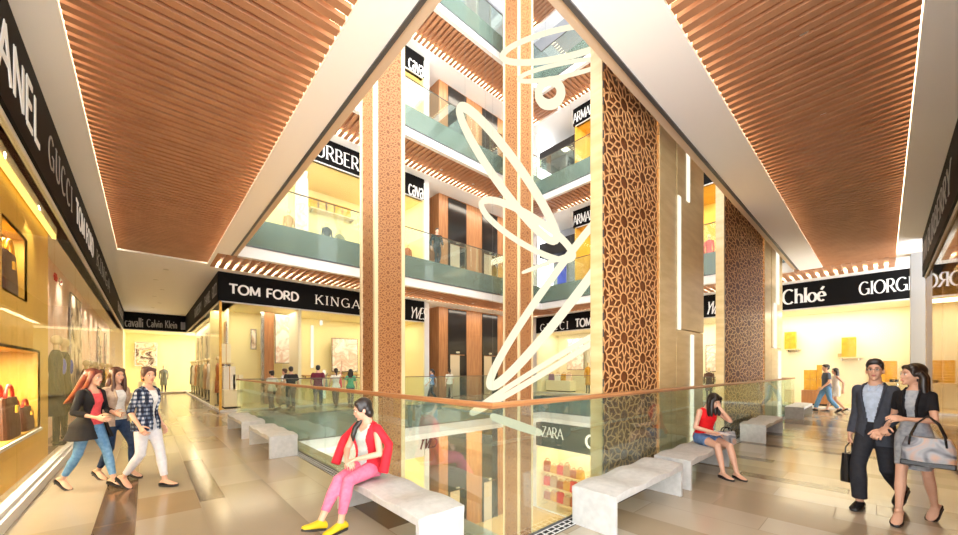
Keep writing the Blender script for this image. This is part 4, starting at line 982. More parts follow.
class Figure:
    def __init__(f, H, sex, pose):
        f.s = H/1.72; f.sex = sex; f.p = pose; s = f.s; g = pose.get
        f.P = Vector(g('pelvis', (0, 0, .90*s)))
        f.lean, f.side, f.twist, f.tilt, f.yaw = g('lean', 0), g('side', 0), g('twist', 0), g('tilt', 0), g('yaw', 0)
        f.frames = {}; f.w = g('slim', 1.0); f.hw = f.w**.7; f.lw = f.w**.6
        sw = (.15 if sex == 'f' else .168)*f.w
        f.leg_j = {}; f.arm_j = {}
        for sd, sg in (('L', -1), ('R', 1)):
            hip = f.P+rotz(f.yaw) @ Vector((sg*.085*s*f.w, 0, -.01*s))
            fx = g('foot'+sd, (sg*.09, 0, .08, 0, 0)); an = Vector(fx[:3])
            kn, an = f.ik(hip, an, .415*s, .41*s, Vector(g('knee'+sd, (sg*.06, 1, .1))))
            f.leg_j[sd] = (hip, kn, an, fx[3] if len(fx) > 3 else 0, fx[4] if len(fx) > 4 else 0)
            R, o = f.frame(.45*s)
            sh = o+R @ Vector((sg*sw*s, 0, 0))
            wr = Vector(g('hand'+sd, (sg*.25, .03, .84*s)))
            el, wr = f.ik(sh, wr, .285*s, .255*s, Vector(g('elbow'+sd, (sg*.5, -1, -.3))))
            f.arm_j[sd] = (sh, el, wr)
        R, o = f.frame(.55*s); hy, hp, hr = g('head', (0, 0, 0))
        f.HR = rotz(hy) @ rotx(-hp) @ roty(hr); f.HC = o+f.HR @ Vector((0, .022*s, .118*s))
    def ik(f, a, t, l1, l2, pole):
        v = t-a; d = v.length; m = (l1+l2)*.998
        if d > m: v *= m/d; d = m; t = a+v
        u = v/d; x = (d*d+l1*l1-l2*l2)/(2*d); hgt = math.sqrt(max(l1*l1-x*x, 0))
        pp = pole-u*pole.dot(u); pp.normalize(); return a+u*x+pp*hgt, t
    def frame(f, h):
        """rotation and origin of the spine at height h above the hips"""
        k = round(h, 4)
        if k in f.frames: return f.frames[k]
        n = 16; pos = f.P.copy()
        def rot(t):
            q = max(0, min(1, t/(.36*f.s)))
            return rotz(f.yaw+f.twist*q) @ roty(f.side*q) @ rotx(-(f.tilt+f.lean*q))
        if h > 0:
            for i in range(n): pos = pos+rot(h*(i+.5)/n) @ Vector((0, 0, h/n))
            R = rot(h)
        else:
            R = rot(0); pos = pos+R @ Vector((0, 0, h))
        f.frames[k] = (R, pos); return R, pos
    def local(f, p):
        h = (p-f.P).z
        for _ in range(4):
            R, o = f.frame(h); q = R.transposed() @ (p-o); h += q.z
        return q.x/f.s/f.w, q.y/f.s, h/f.s
    def torso(f, mb, h0, h1, g=0, flare=0, flare_from=0.1, n=26, belly=0):
        s = f.s; R_ = []; tab = TORSO[f.sex]
        for i in range(n):
            h = h0+(h1-h0)*i/(n-1); rx, ry, y0 = interp(tab, h); rx *= f.w
            if h < -.02: rx, ry, y0 = (max(rx, .15*f.w), max(ry, .1), y0) if g > .004 and flare is not None else (rx, ry, y0)
            e = g+(flare or 0)*max(0, flare_from-h)
            R, o = f.frame(h*s); ring = []
            for k in range(24):
                t = 2*PI*k/24; c, q = math.cos(t), math.sin(t)
                ring.append(tuple(o+R @ Vector(((rx+e)*math.copysign(abs(c)**.85, c)*s, ((ry+e)*math.copysign(abs(q)**.9, q)+y0)*s, 0))))
            R_.append(ring)
        mb.loft(R_)
    def chain(f, mb, J, rad, f0, f1, g, seg=14, flare=0):
        """tube along a three-joint limb; rad = [(position 0..2, radius)]"""
        s = f.s; pts = []; rr = []
        n = max(4, int((f1-f0)*9))
        for i in range(n+1):
            t = f0+(f1-f0)*i/n
            p = J[0].lerp(J[1], t) if t <= 1 else J[1].lerp(J[2], t-1)
            r = interp([(a, b) for a, b in rad], t)[0]*f.lw
            pts.append(p); rr.append((r+g+flare*max(0, t-1))*s)
        # soften the bend at the middle joint
        for i in range(1, n):
            t = f0+(f1-f0)*i/n
            if abs(t-1) < .12: pts[i] = pts[i]*.6+(pts[i-1]+pts[i+1])*.2
        mb.tube(pts, rr, seg)
        mb.ell(pts[0], (rr[0]*.98,)*3, 14, 8)
        if f1 > 1: mb.ell(J[1], ((interp(rad, 1)[0]*f.lw+g)*s*1.0,)*3, 14, 8)
    LEG = {'f': [(0, .088), (.3, .08), (.6, .066), (.9, .054), (1, .052), (1.15, .05), (1.35, .053), (1.7, .038), (2, .032)], 'm': [(0, .088), (.3, .08), (.6, .068), (.9, .058), (1, .056), (1.15, .054), (1.35, .057), (1.7, .043), (2, .036)]}
    ARM = {'f': [(0, .046), (.3, .042), (.7, .037), (1, .034), (1.25, .035), (1.6, .029), (2, .022)], 'm': [(0, .056), (.3, .05), (.7, .044), (1, .041), (1.25, .042), (1.6, .034), (2, .027)]}
    def leg(f, mb, sd, f0, f1, g=0, flare=0): f.chain(mb, f.leg_j[sd][:3], f.LEG[f.sex], f0, f1, g, flare=flare)
    def arm(f, mb, sd, f0, f1, g=0, flare=0, J=None): f.chain(mb, J or f.arm_j[sd], f.ARM[f.sex], f0, f1, g, flare=flare)
    def hand(f, mb, sd):
        s = f.s*(1.0 if f.sex == 'f' else 1.08); sh, el, wr = f.arm_j[sd]; sg = 1 if sd == 'R' else -1
        d = Vector(f.p.get('fingers'+sd, tuple((wr-el).normalized()))).normalized()
        n = Vector(f.p.get('palm'+sd, (-sg, 0, 0))); n = (n-d*n.dot(d)); n = n.normalized() if n.length > .05 else Vector((0, 1, 0))
        t = d.cross(n) if sd == 'R' else n.cross(d)
        curl = f.p.get('curl'+sd, 14)
        R = []
        for (y, a, b) in ((-.012, .021, .019), (.02, .028, .017), (.05, .038, .0155), (.085, .041, .0135), (.093, .036, .01)):
            R.append([tuple(wr+(d*y+t*(a*math.cos(2*PI*k/14))+n*(b*math.sin(2*PI*k/14)))*s) for k in range(14)])
        mb.loft(R)
        for off, L, r in ((.031, (.042, .026, .02), .0084), (.0105, (.046, .029, .021), .0086), (-.0105, (.043, .027, .02), .0082), (-.031, (.034, .021, .018), .0074)):
            p = wr+(d*.082+t*off)*s; q = (d+t*off*2.6).normalized(); pts = [wr+(d*.06+t*off*.9)*s, p]; c = 0
            for j, l in enumerate(L):
                c += curl*(1, 1.5, 1.1)[j]; v = (q*math.cos(math.radians(c))+n*math.sin(math.radians(c)))
                p = p+v*l*s; pts.append(p)
            mb.tube(pts, [r*s, r*1.05*s, r*s, r*.92*s, r*.7*s], 8)
        p = wr+(d*.022+t*.026+n*.004)*s; v = (d*.62+t*.62+n*.4).normalized(); w = (d*.8+t*.25+n*.5).normalized()
        mb.tube([p, p+v*.038*s, p+v*.038*s+w*.03*s, p+v*.038*s+w*.052*s], [.0125*s, .0108*s, .0098*s, .007*s], 8)
        f.grip = getattr(f, 'grip', {}); f.grip[sd] = wr+(d*.085+n*.02)*s
    def foot_frame(f, sd):
        hip, kn, an, yaw, pitch = f.leg_j[sd]; return rotz(yaw) @ rotx(-pitch), an
    def foot(f, mb, sd, g=0, y0=-.065, y1=.185, z0=-.078, top=1.0):
        R, an = f.foot_frame(sd); s = f.s; rr = []
        prof = [(-.065, .024, .05), (-.05, .03, .068), (-.02, .033, .085), (.02, .036, .084), (.06, .041, .064), (.1, .045, .047), (.14, .042, .036), (.17, .031, .028), (.185, .014, .018)]
        for y, w, h in prof:
            ring = []
            for k in range(14):
                t = 2*PI*k/14; c, q = math.cos(t), math.sin(t)
                ring.append(tuple(an+R @ Vector(((w+g)*c*s, (y+(g if y > 0.1 else -g if y < -.04 else 0))*s, (z0+(h*top+g)*(.5+.5*q)-g*.5)*s))))
            rr.append(ring)
        mb.loft(rr)
    def shoe(f, sd, kind, mat, root):
        R, an = f.foot_frame(sd); s = f.s; m = MB()
        if kind in ('flat', 'sneaker'): f.foot(m, sd, .008, top=.98)
        else: f.foot(m, sd, .006, top=.62 if kind == 'pump' else .45)
        o = m.build('shoe', mat, root, smooth=True)
        m = MB(); prof = [(-.07, .026), (-.05, .036), (.0, .038), (.05, .043), (.1, .05), (.14, .046), (.175, .034), (.195, .014)]
        th = .018 if kind == 'sneaker' else .011
        for zz in ((-.078-th, -.074),):
            L = [(w, y) for y, w in prof]+[(-w, y) for y, w in reversed(prof)]
            mm = MB(lambda x, y, z: tuple(an+R @ Vector((x*s, y*s, z*s)))); mm.prism(L, zz[0], zz[1])
            mm.build('sole', 'sole' if mat != 'yellowshoe' else 'sole', o)
        if kind in ('pump', 'heel'):
            hh = -(an+R @ Vector((0, -.05, -.08))*s).z if False else None
            q = an+R @ Vector((0, -.055*s, -.074*s)); mm = MB(); zg = max(0.0, min(q.z-.02, f.p.get('ground'+sd, 0.0)))
            drop = R @ Vector((0, .012, -1)); L = f.p.get('heel', .06)*s
            mm.tube([q, q+drop*L*.5, q+drop*L], [.02*s, .011*s, .009*s], 8); mm.build('heel', mat, o)
        return o
    def headmesh(f, mb):
        s = f.s; R, c = f.HR, f.HC
        E_ = lambda p, r, sg=16, rg=12: mb.ell(c+R @ (Vector((p[0]*f.hw, p[1], p[2]))*s), (r[0]*s*f.hw, r[1]*s, r[2]*s), sg, rg, R)
        w = 1.0 if f.sex == 'f' else 1.05
        E_((0, -.012, .035), (.073*w, .092, .084), 20, 14); E_((0, .022, -.015), (.062*w, .068, .09), 20, 14); E_((0, .032, -.07), (.044*w, .05, .04))
        E_((0, .066, -.1), (.02*w, .018, .014)); E_((.034, .06, -.022), (.024, .022, .026)); E_((-.034, .06, -.022), (.024, .022, .026))
        mb.tube([c+R @ (Vector(p)*s) for p in ((0, .08, .02), (0, .09, -.005), (0, .097, -.028), (0, .089, -.04))], [.007*s, .008*s, .0108*s, .008*s], 10)
        E_((.011, .09, -.032), (.008, .01, .007)); E_((-.011, .09, -.032), (.008, .01, .007)); E_((0, .084, -.06), (.022, .011, .011))
        E_((0, .075, .03), (.05, .018, .012))
        for x in (-1, 1): E_((x*.073*w, -.008, -.012), (.011, .022, .032))
        Rn, o = f.frame(.5*s); a = o; b = c+R @ Vector((0, -.02*s, -.07*s)); r = (.05 if f.sex == 'f' else .059)*s*f.hw
        mb.tube([a, a.lerp(b, .5), b], [r*1.1, r*.98, r], 16)
    def face(f, root, glasses=False):
        s = f.s; R, c = f.HR, f.HC; W = lambda p: c+R @ (Vector((p[0]*f.hw, p[1], p[2]))*s)
        for x in (-1, 1):
            m = MB(); m.ell(W((x*.0295, .0795, .004)), (.0145*s, .0085*s, .0072*s), 14, 8, R); e = m.build('eye', 'eyewhite', root, smooth=True)
            m = MB(); m.ell(W((x*.0295, .0855, .004)), (.0064*s, .0035*s, .0064*s), 10, 8, R); m.build('iris', 'iris', e, smooth=True)
            m = MB(); m.tube([W((x*(.0295+.0155*t), .0865-.004*t*t+.0*t, .0092+.0028*(1-t*t)-.002*abs(t))) for t in (-1, -.5, 0, .5, 1)], .0017*s, 6); m.build('eyelash', 'brow', e)
            m = MB(); m.tube([W((x*(.0295+.017*t), .0905-.006*max(t, 0)-.002, .026+.004*(1-t*t))) for t in (-1, -.5, 0, .5, 1)], [.002*s, .003*s, .003*s, .0026*s, .0012*s], 8); m.build('eyebrow', 'brow', root, smooth=True)
        m = MB(); m.ell(W((0, .0895, -.0565)), (.019*s, .0075*s, .0042*s), 12, 8, R); m.ell(W((0, .0895, -.0645)), (.016*s, .008*s, .0048*s), 12, 8, R); m.build('lips', 'lips', root, smooth=True)
        if glasses:
            m = MB()
            for x in (-1, 1):
                m.tube([W((x*.031+.021*math.cos(2*PI*k/20), .1, .003+.0155*math.sin(2*PI*k/20))) for k in range(20)], .0014*s, 6, closed=True)
                m.tube([W((x*.052, .1, .008)), W((x*.077, .02, .008)), W((x*.08, -.01, .004))], .0014*s, 6)
            m.tube([W((-.01, .1, .006)), W((.01, .1, .006))], .0014*s, 6); m.build('glasses', 'soot', root)
    def hair(f, root, style, mat):
        s = f.s; R, c = f.HR, f.HC; mb = MB(); W = lambda p: c+R @ (Vector((p[0]*f.hw, p[1], p[2]))*s)
        E_ = lambda p, r: mb.ell(W(p), (r[0]*s*f.hw, r[1]*s, r[2]*s), 18, 12, R)
        E_((0, -.022, .048), (.083, .098, .09))
        if style == 'short':
            E_((0, .02, .106), (.064, .06, .026)); E_((.022, .056, .088), (.05, .03, .022)); E_((-.03, .05, .088), (.036, .03, .02)); E_((0, -.05, -.0), (.072, .06, .07))
            for x in (-1, 1): E_((x*.068, -.012, .02), (.014, .035, .045)); E_((x*.064, .026, .06), (.018, .034, .034))
        else:
            E_((0, -.045, .0), (.076, .066, .09))
            for x in (-1, 1): E_((x*.052, .03, .082), (.036, .044, .032)); E_((x*.074, .016, .03), (.014, .04, .055))
        if style == 'bun': E_((0, -.1, .1), (.04, .036, .038)); E_((0, .03, .104), (.05, .03, .018))
        if style == 'tail': mb.tube([W((0, -.1, .03)), W((0, -.15, .0)), W((0, -.155, -.1)), W((0, -.14, -.2))], [.03*s, .034*s, .03*s, .012*s], 12)
        if style in ('long', 'wavy'):
            for x, y, l in ((0, -.085, .33), (.045, -.075, .32), (-.045, -.075, .32), (.075, -.035, .3), (-.075, -.035, .3)):
                P = [W((x, y+.03, .03))]; n = 7
                for i in range(1, n+1):
                    t = i/n; q = W((x*1.12, y-.01, .02)); q = q+Vector((0, 0, -l*t*s))+R @ Vector(((.012 if style == 'wavy' else .0)*math.sin(t*9+x*40)*s, (-.02*t+.015*math.sin(t*3))*s, 0)); P.append(q)
                mb.tube(P, [.035*s]*2+[.036*s]*(n-3)+[.028*s, .012*s], 10)
            if style == 'wavy':
                for x in (-1, 1): mb.tube([W((x*.07, .03, .05)), W((x*.082, .045, -.05)), W((x*.075, .055, -.14)), W((x*.09, .05, -.24)), W((x*.08, .05, -.31))], [.02*s, .024*s, .028*s, .026*s, .01*s], 10)
        if style == 'blown':     # streaming out behind
            for x in (-.05, -.02, .02, .05):
                mb.tube([W((x, -.06, .03)), W((x, -.11, -.06)), W((x*1.2, -.16, -.18)), W((x*1.3, -.24, -.3)), W((x*1.2, -.33, -.38))], [.04*s, .042*s, .04*s, .03*s, .008*s], 10)
            for x in (-1, 1): mb.tube([W((x*.068, .02, .05)), W((x*.078, .0, -.05)), W((x*.07, -.06, -.16)), W((x*.06, -.15, -.26))], [.022*s, .028*s, .032*s, .014*s], 10)
        if style == 'side':      # low plait over the right shoulder
            E_((0, -.06, -.05), (.07, .055, .07)); CR, co_ = f.frame(.42*s); X = lambda p: co_+CR @ (Vector(p)*s)
            mb.tube([W((.03, -.07, -.03)), W((.055, -.05, -.09)), X((.075, .03, .1)), X((.09, .1, .04)), X((.092, .135, -.04)), X((.085, .14, -.11))], [.05*s, .046*s, .036*s, .032*s, .028*s, .01*s], 12)
        if style == 'veil':      # hanging forward beside a bowed face
            for x, y, l in ((.074, .03, .25), (-.074, .02, .25), (.06, -.05, .3), (-.06, -.05, .3), (0, -.08, .3)):
                mb.tube([W((x, y, .06))]+[W((x*1.1, y, .02))+Vector((0, 0, -l*t*s)) for t in (.2, .45, .7, .9, 1)], [.03*s, .036*s, .036*s, .032*s, .024*s, .01*s], 10)
        link_mesh('hair', remesh(mb, .008*s, 3), mat, root)
NP = [0]
def person(label, loc, head_to, H, sex, pose, wear, skin='skin', hair=('long', 'hairblack'), near=True, group=None, shoes=('flat', 'blackshoe'), glasses=False):
    """wear = list of (name, material, kind, options)"""
    hd = Vector((head_to[0], head_to[1])).normalized(); rz = math.atan2(-hd.x, hd.y)
    t = thing('person', label, 'person', loc, rz, group); f = Figure(H, sex, pose); s = f.s
    vox = .0048 if near else .0085
    mb = MB(); f.torso(mb, -.1, .57, 0, flare=None)
    for sd in 'LR':
        f.leg(mb, sd, 0, 2); f.arm(mb, sd, 0, 2); f.hand(mb, sd); f.foot(mb, sd)
        mb.ell(f.arm_j[sd][0], (.045*s*f.lw, .046*s*f.lw, .046*s*f.lw)); R, an = f.foot_frame(sd); mb.ell(an, (.034*s, .036*s, .034*s))
    f.headmesh(mb); link_mesh('body', remesh(mb, vox*s, 3, .4), skin, t)
    if near: f.face(t, glasses)
    f.hair(t, *hair)
    for sd in 'LR': f.shoe(sd, shoes[0], shoes[1], t)
    covered = any(k == 'jacket' for _, _, k, _ in wear)
    for name, mat, kind, op in wear:
        mb = MB(); g = op.get('g', .01); cut = None; solid = 0
        if kind == 'top':
            f.torso(mb, op.get('h0', -.03), op.get('h1', .505), g, op.get('flare', .05), .1)
            if op.get('sleeve', 0):
                for sd in 'LR':
                    f.arm(mb, sd, 0, op['sleeve'], g, op.get('sflare', 0)); mb.ell(f.arm_j[sd][0], ((.044*f.lw+g)*s,)*3)
            elif not covered:
                for x in (-1, 1):
                    pts = [f.frame(h*s)[1]+f.frame(h*s)[0] @ (Vector((x*xx*f.w, yy, 0))*s) for h, xx, yy in ((.4, .085, .085), (.46, .085, .062), (.5, .082, .0), (.47, .085, -.06), (.4, .09, -.08))]
                    mb.tube(pts, .02*s, 8)
            hn = op.get('neck', .46)
            def cut(p, hn=hn, v=op.get('vneck', 0)):
                x, y, h = f.local(p); return h > hn and y > -.02 and abs(x) < .07 and h > hn+(abs(x)*v) if hn else False
        elif kind == 'jacket':
            f.torso(mb, op.get('h0', -.14), .515, g, op.get('flare', .12), .12)
            for sd in 'LR':
                J = op.get('J'+sd); J = [f.frame(.45*s)[1]+f.frame(.45*s)[0] @ (Vector((.15 if sd == 'R' else -.15, 0, 0))*s)]+[Vector(q) for q in J] if J else None
                f.arm(mb, sd, 0, op.get('sleeve', 1.9), g*.5, op.get('sflare', .004), J); mb.ell(f.arm_j[sd][0], ((.04*f.lw+g*.8+(.006 if f.sex == 'm' else 0))*s,)*3)
            h0 = op.get('h0', -.14); vb = op.get('button', .12); wide = op.get('open', .03); lap = op.get('lapel', .26)
            def cut(p):
                x, y, h = f.local(p)
                if h < h0+.012 and abs(x) < .2: return True
                if h > .505 and abs(x) < .075: return True
                if y < 0.0 or abs(x) > .16: return False
                w = wide+(lap*(h-vb) if h > vb else .16*(vb-h))
                return abs(x) < min(w, .1) and y > .02
            solid = .008
        elif kind == 'trousers':
            f.torso(mb, -.1, op.get('h1', .1), g, 0)
            for sd in 'LR': f.leg(mb, sd, 0, op.get('len', 1.9), g+op.get('lg', 0), op.get('lflare', .0))
        elif kind == 'skirt':
            f.torso(mb, op.get('h0', -.4), op.get('h1', .505), g, op.get('flare', .0), .0)
            for sd in 'LR': f.leg(mb, sd, 0, op.get('len', .75), g)
            for x in (-1, 1):
                if op.get('h1', .505) > .4 and not covered:
                    pts = [f.frame(h*s)[1]+f.frame(h*s)[0] @ (Vector((x*xx*f.w, yy, 0))*s) for h, xx, yy in ((.4, .085, .085), (.46, .085, .062), (.5, .08, .0), (.47, .085, -.06), (.4, .09, -.08))]; mb.tube(pts, .024*s, 8)
        elif kind == 'belt':
            f.torso(mb, .075, .1, g, 0, n=4)
        elif kind == 'collar':
            for x in (-1, 1):
                pts = [f.frame(h*s)[1]+f.frame(h*s)[0] @ (Vector((x*xx*f.w, yy, 0))*s) for h, xx, yy in ((.5, .0, -.07), (.515, .05, -.05), (.52, .066, .0), (.5, .05, .055), (.46, .03, .088), (.44, .045, .1))]; mb.tube(pts, [.014*s]*4+[.016*s, .006*s], 8)
        if kind == 'jacket' and op.get('collar', 1):
            jb = op.get('button', .12); cb = []
            for x in (-1, 1):
                pts = [f.frame(.515*s)[1]+f.frame(.515*s)[0] @ (Vector((x*.03, -.062, 0))*s), f.frame(.52*s)[1]+f.frame(.52*s)[0] @ (Vector((x*.07, -.02, 0))*s)]
                for i in range(7):
                    hh = .5+(max(jb, .14)-.5)*i/6; rx, ry, y0 = interp(TORSO[sex], hh); xx = min(op.get('open', .03)+op.get('lapel', .26)*max(hh-jb, 0), .1)+.014
                    xx *= f.w; yy = (ry+g)*math.sqrt(max(0, 1-(xx/(rx*f.w+g))**2))+y0+.004
                    Rr, oo = f.frame(hh*s); pts.append(oo+Rr @ (Vector((x*xx, yy, 0))*s))
                m_ = MB(); m_.tube(pts, [.012*s, .016*s]+[w*s for w in (.02, .022, .022, .021, .018, .014, .008)], 10, flat=.45, up=(0, 1, 0)); cb.append(m_)
            for m_ in cb: m_.build('lapel', mat, t, smooth=True)
        o = link_mesh(name, remesh(mb, (.009 if near else .013)*s, op.get('smooth', 5)), mat, t, cut, solid)
        if op.get('label'): o['label'] = op['label']
    f.root = t; f.world = lambda p: Matrix.Translation(t.location) @ (Matrix.Rotation(rz, 4, 'Z') @ Vector(p)); f.rz = rz
    return f
def place(px, d, z=0): v = FW*d+RT*((px-479)*d/FPX); return (v.x, v.y, z)
# ---- man in the grey suit, with his briefcase
f = person('man in dark grey suit with glasses walking towards us beside the handbag woman', place(873, 4.25), (-.94, .34), 1.79, 'm',
    dict(slim=.8, pelvis=(0, -.06, .9), footR=(.06, .14, .085, 8, 0), footL=(-.09, -.4, .2, -4, 42), lean=2, head=(14, -2, 0), handR=(.2, .0, .83), elbowR=(.15, -1, -.2), fingersR=(0, .05, -1), curlR=48, handL=(-.17, .24, .95), elbowL=(-.45, -1, -.2), palmL=(.3, -.6, -.6), curlL=46, twist=5),
    [('shirt', 'paleblue', 'top', dict(h0=.0, sleeve=0, neck=.5, g=.01)), ('collar', 'paleblue', 'collar', dict(smooth=2)), ('trousers', 'charcoal', 'trousers', dict(g=.014, lg=.004, lflare=.014, len=1.93, h1=.09)), ('belt', 'soot', 'belt', dict(g=.02)), ('jacket', 'suit', 'jacket', dict(g=.02, h0=-.17, sleeve=1.93, button=.1, open=.03, lapel=.22))],
    hair=('short', 'hairblack'), glasses=True)
gr = f.world(f.grip['R'])
t = thing('briefcase', 'black tote briefcase hanging from the hand of the grey-suited man', 'bag', (gr.x, gr.y, gr.z-.46), f.rz+PI/2)
bag_mesh(.36, .34, .12, 1.0).build('bag_body', 'blackshoe', t)
for sd in (-1, 1):
    m = MB(); m.tube([(-.09, sd*.03, .33), (-.085, sd*.028, .4), (-.04, sd*.012, .455), (.04, sd*.012, .455), (.085, sd*.028, .4), (.09, sd*.03, .33)], .007, 8); m.build('handle', 'blackshoe', t)
m = MB(); m.box(-.17, .17, -.002, .002, .335, .345); m.build('zip', 'steel', t)
# ---- woman with the big grey handbag
wl = Vector((6.02, -.22, 0)); wh = Vector((-.95, .3)).normalized(); wz = math.atan2(-wh.x, wh.y)
gm = f.world(f.grip['L']); hold = Matrix.Rotation(-wz, 3, 'Z') @ (Vector((gm.x, gm.y, gm.z+.05))-wl); hold.x -= .0; hold.y -= .02
f = person('woman in grey dress and black bolero carrying a large grey handbag', tuple(wl), (-.95, .3), 1.66, 'f',
    dict(slim=.78, pelvis=(0, 0, .9), footR=(.04, .26, .115, 6, 20), footL=(-.07, -.27, .15, -6, 34), lean=1, head=(-42, -4, 0), handR=tuple(hold+Vector((-.05, -.03, .05))), elbowR=(.2, .1, -1), palmR=(-.5, -.2, -.8), curlR=45, handL=(-.02, .3, 1.1), elbowL=(-.8, -.6, -.8), palmL=(.1, -.8, -.5), curlL=28, heel=.05),
    [('dress', 'dressgrey', 'skirt', dict(g=.01, h0=-.36, flare=-.02, len=.8)), ('bolero', 'blackcloth', 'jacket', dict(g=.02, h0=.2, flare=0, sleeve=.62, button=.19, open=.035, lapel=.1))],
    hair=('long', 'hairblack'), shoes=('pump', 'blackshoe'))
el = f.world(f.arm_j['L'][1].lerp(f.arm_j['L'][2], .45))
M['bagprint'] = poster_mat('grey_print_leather', (96, 100, 110), (170, 172, 178), (206, 160, 130), 5)
t = thing('handbag', 'large grey patterned handbag hooked over the forearm of the woman in grey', 'bag', (el.x-.0, el.y-.04, el.z-.45), f.rz+.2)
bag_mesh(.36, .28, .17, .82).build('bag_body', 'bagprint', t)
m = MB(); m.box(-.178, .178, -.086, .086, -.004, .05); m.build('base_panel', 'blackshoe', t, bevel=.01)
for sd in (-1, 1):
    m = MB(); m.tube([(-.12, sd*.06, .2), (-.11, sd*.06, .3), (-.07, sd*.05, .42), (0, sd*.03, .5), (.07, sd*.05, .42), (.11, sd*.06, .3), (.12, sd*.06, .2)], .009, 8); m.build('handle', 'blackshoe', t)
# ---- three women walking together on the left
f = person('woman with long auburn hair in black jacket and blue jeans', place(90, 4.95), (.741, -.672), 1.63, 'f',
    dict(slim=.86, pelvis=(0, -.0, .865), footL=(-.05, .27, .125, 0, 12), footR=(.05, -.31, .15, 0, 34), lean=4, head=(6, 2, 0), handR=(.17, .26, .98), elbowR=(.6, -1, -.3), palmR=(-1, 0, 0), curlR=24, handL=(-.16, .2, 1.0), heel=.06),
    [('top', 'coral', 'top', dict(h0=.0, neck=.45, g=.01)), ('jeans', 'jeans', 'trousers', dict(g=.008, len=1.86)), ('jacket', 'blackcloth', 'jacket', dict(g=.022, h0=-.2, flare=.34, sleeve=1.55, button=.3, open=.07, lapel=.12))],
    hair=('blown', 'hairred'), shoes=('pump', 'blackshoe'), group='three women walking together')
f = person('woman with wavy brown hair in tan cardigan and dark jeans, between her two friends', place(115.5, 5.4), (.62, -.78), 1.66, 'f',
    dict(slim=.86, pelvis=(0, 0, .875), footL=(-.07, .2, .125, 0, 12), footR=(.06, -.22, .135, 0, 28), lean=1, head=(-6, 3, 0), handR=(.2, .22, 1.0), handL=(-.22, .12, .86), palmR=(-1, 0, 0), curlL=40, heel=.06),
    [('top', 'whitetop', 'top', dict(h0=.0, neck=.45)), ('jeans', 'darkjeans', 'trousers', dict(g=.008, len=1.86)), ('cardigan', 'beigeknit', 'jacket', dict(g=.02, h0=-.1, flare=.1, sleeve=1.7, button=.25, open=.065, lapel=.08))],
    hair=('wavy', 'hairbrown'), shoes=('pump', 'blackshoe'), group='three women walking together')
g_ = f.world(f.grip['L']); t = thing('clutch', 'small black clutch held by the woman in tan cardigan', 'bag', (g_.x+.03, g_.y-.02, g_.z-.1), f.rz+PI/2)
m = MB(); m.box(-.1, .1, -.022, .022, 0, .11); m.build('bag_body', 'blackshoe', t, bevel=.012); m = MB(); m.box(-.1, .1, -.026, .0, .06, .112); m.build('flap', 'blackshoe', t, bevel=.006)
f = person('woman in checked shirt and white trousers with her hair pinned up', place(147, 5.0), (.70, -.71), 1.66, 'f',
    dict(slim=.84, pelvis=(0, .0, .875), footL=(-.06, .2, .088, 0, 0), footR=(.06, -.27, .16, 0, 38), lean=2, head=(-22, -2, 0), handR=(.2, .1, .86), elbowR=(.15, -1, -.2), elbowL=(-.15, -1, -.2), handL=(-.21, .02, .83), curlR=20, curlL=24),
    [('trousers', 'whitepants', 'trousers', dict(g=.012, len=1.86)), ('undershirt', 'whitetop', 'top', dict(h0=.1, neck=.47)), ('shirt', 'plaid', 'jacket', dict(g=.02, h0=-.1, flare=.1, sleeve=1.1, button=.12, open=.012, lapel=.2))],
    hair=('bun', 'hairbrown'), shoes=('pump', 'blackshoe'), group='three women walking together')
# ---- seated woman in the red jacket
HB = .42
f = person('seated woman in red jacket and pink trousers on the nearest left-hand bench', (1.83, 3.86, 0), (-.9, -.43), 1.66, 'f',
    dict(pelvis=(0, .0, HB+.11), tilt=-4, lean=10, twist=-8, side=-2, footR=(.04, .63, .16, -6, -18), footL=(-.05, .47, .095, -12, 0), kneeR=(-.1, .6, 1), kneeL=(-.1, .6, 1), head=(-48, 14, 0), handL=(-.06, .27, .67), handR=(.05, .28, .66), elbowL=(-.9, -.6, -.3), elbowR=(.9, -.6, -.3), fingersL=(.8, .4, -.3), fingersR=(-.8, .4, -.3), palmL=(0, -.2, -1), palmR=(0, -.2, -1), curlL=26, curlR=26),
    [('top', 'mint', 'top', dict(h0=-.06, neck=.42, vneck=.6, g=.014, flare=.1)), ('trousers', 'pinkpants', 'trousers', dict(g=.01, len=1.8)), ('jacket', 'redjacket', 'jacket', dict(g=.022, h0=-.05, flare=.1, sleeve=1.95, sflare=.02, button=.0, open=.07, lapel=.05, JL=[(-.3, .02, .8), (-.3, .13, .5)], JR=[(.3, .04, .82), (.28, .2, .56)]))],
    hair=('side', 'hairblack'), shoes=('sneaker', 'yellowshoe'))
# ---- seated woman in the red top
f = person('seated woman in red sleeveless top and denim shorts with her head bowed', (6.62, 1.93, 0), (-.57, -.82), 1.62, 'f',
    dict(pelvis=(0, .0, HB+.11), tilt=2, lean=14, footR=(.07, .46, .09, 4, 0), footL=(-.12, .5, .09, -4, 0), head=(8, 34, 0), handL=(-.06, .25, 1.02), elbowL=(-.6, .4, -1), fingersL=(.25, -.1, 1), palmL=(.2, -1, .1), curlL=22, handR=(.1, .3, .66), elbowR=(.8, -.7, -.2), fingersR=(-.6, .7, -.2), palmR=(0, 0, -1), curlR=18),
    [('top', 'redtop', 'top', dict(h0=-.03, neck=.42, vneck=.8, g=.012, flare=.06)), ('shorts', 'denim', 'trousers', dict(g=.014, lg=.006, len=.5, h1=.08))],
    hair=('veil', 'hairblack'), shoes=('heel', 'blackshoe'))
lp = f.world((-.02, .3, HB+.2)); t = thing('magazine', 'open pale magazine on the lap of the woman in red top', 'magazine', lp, f.rz)
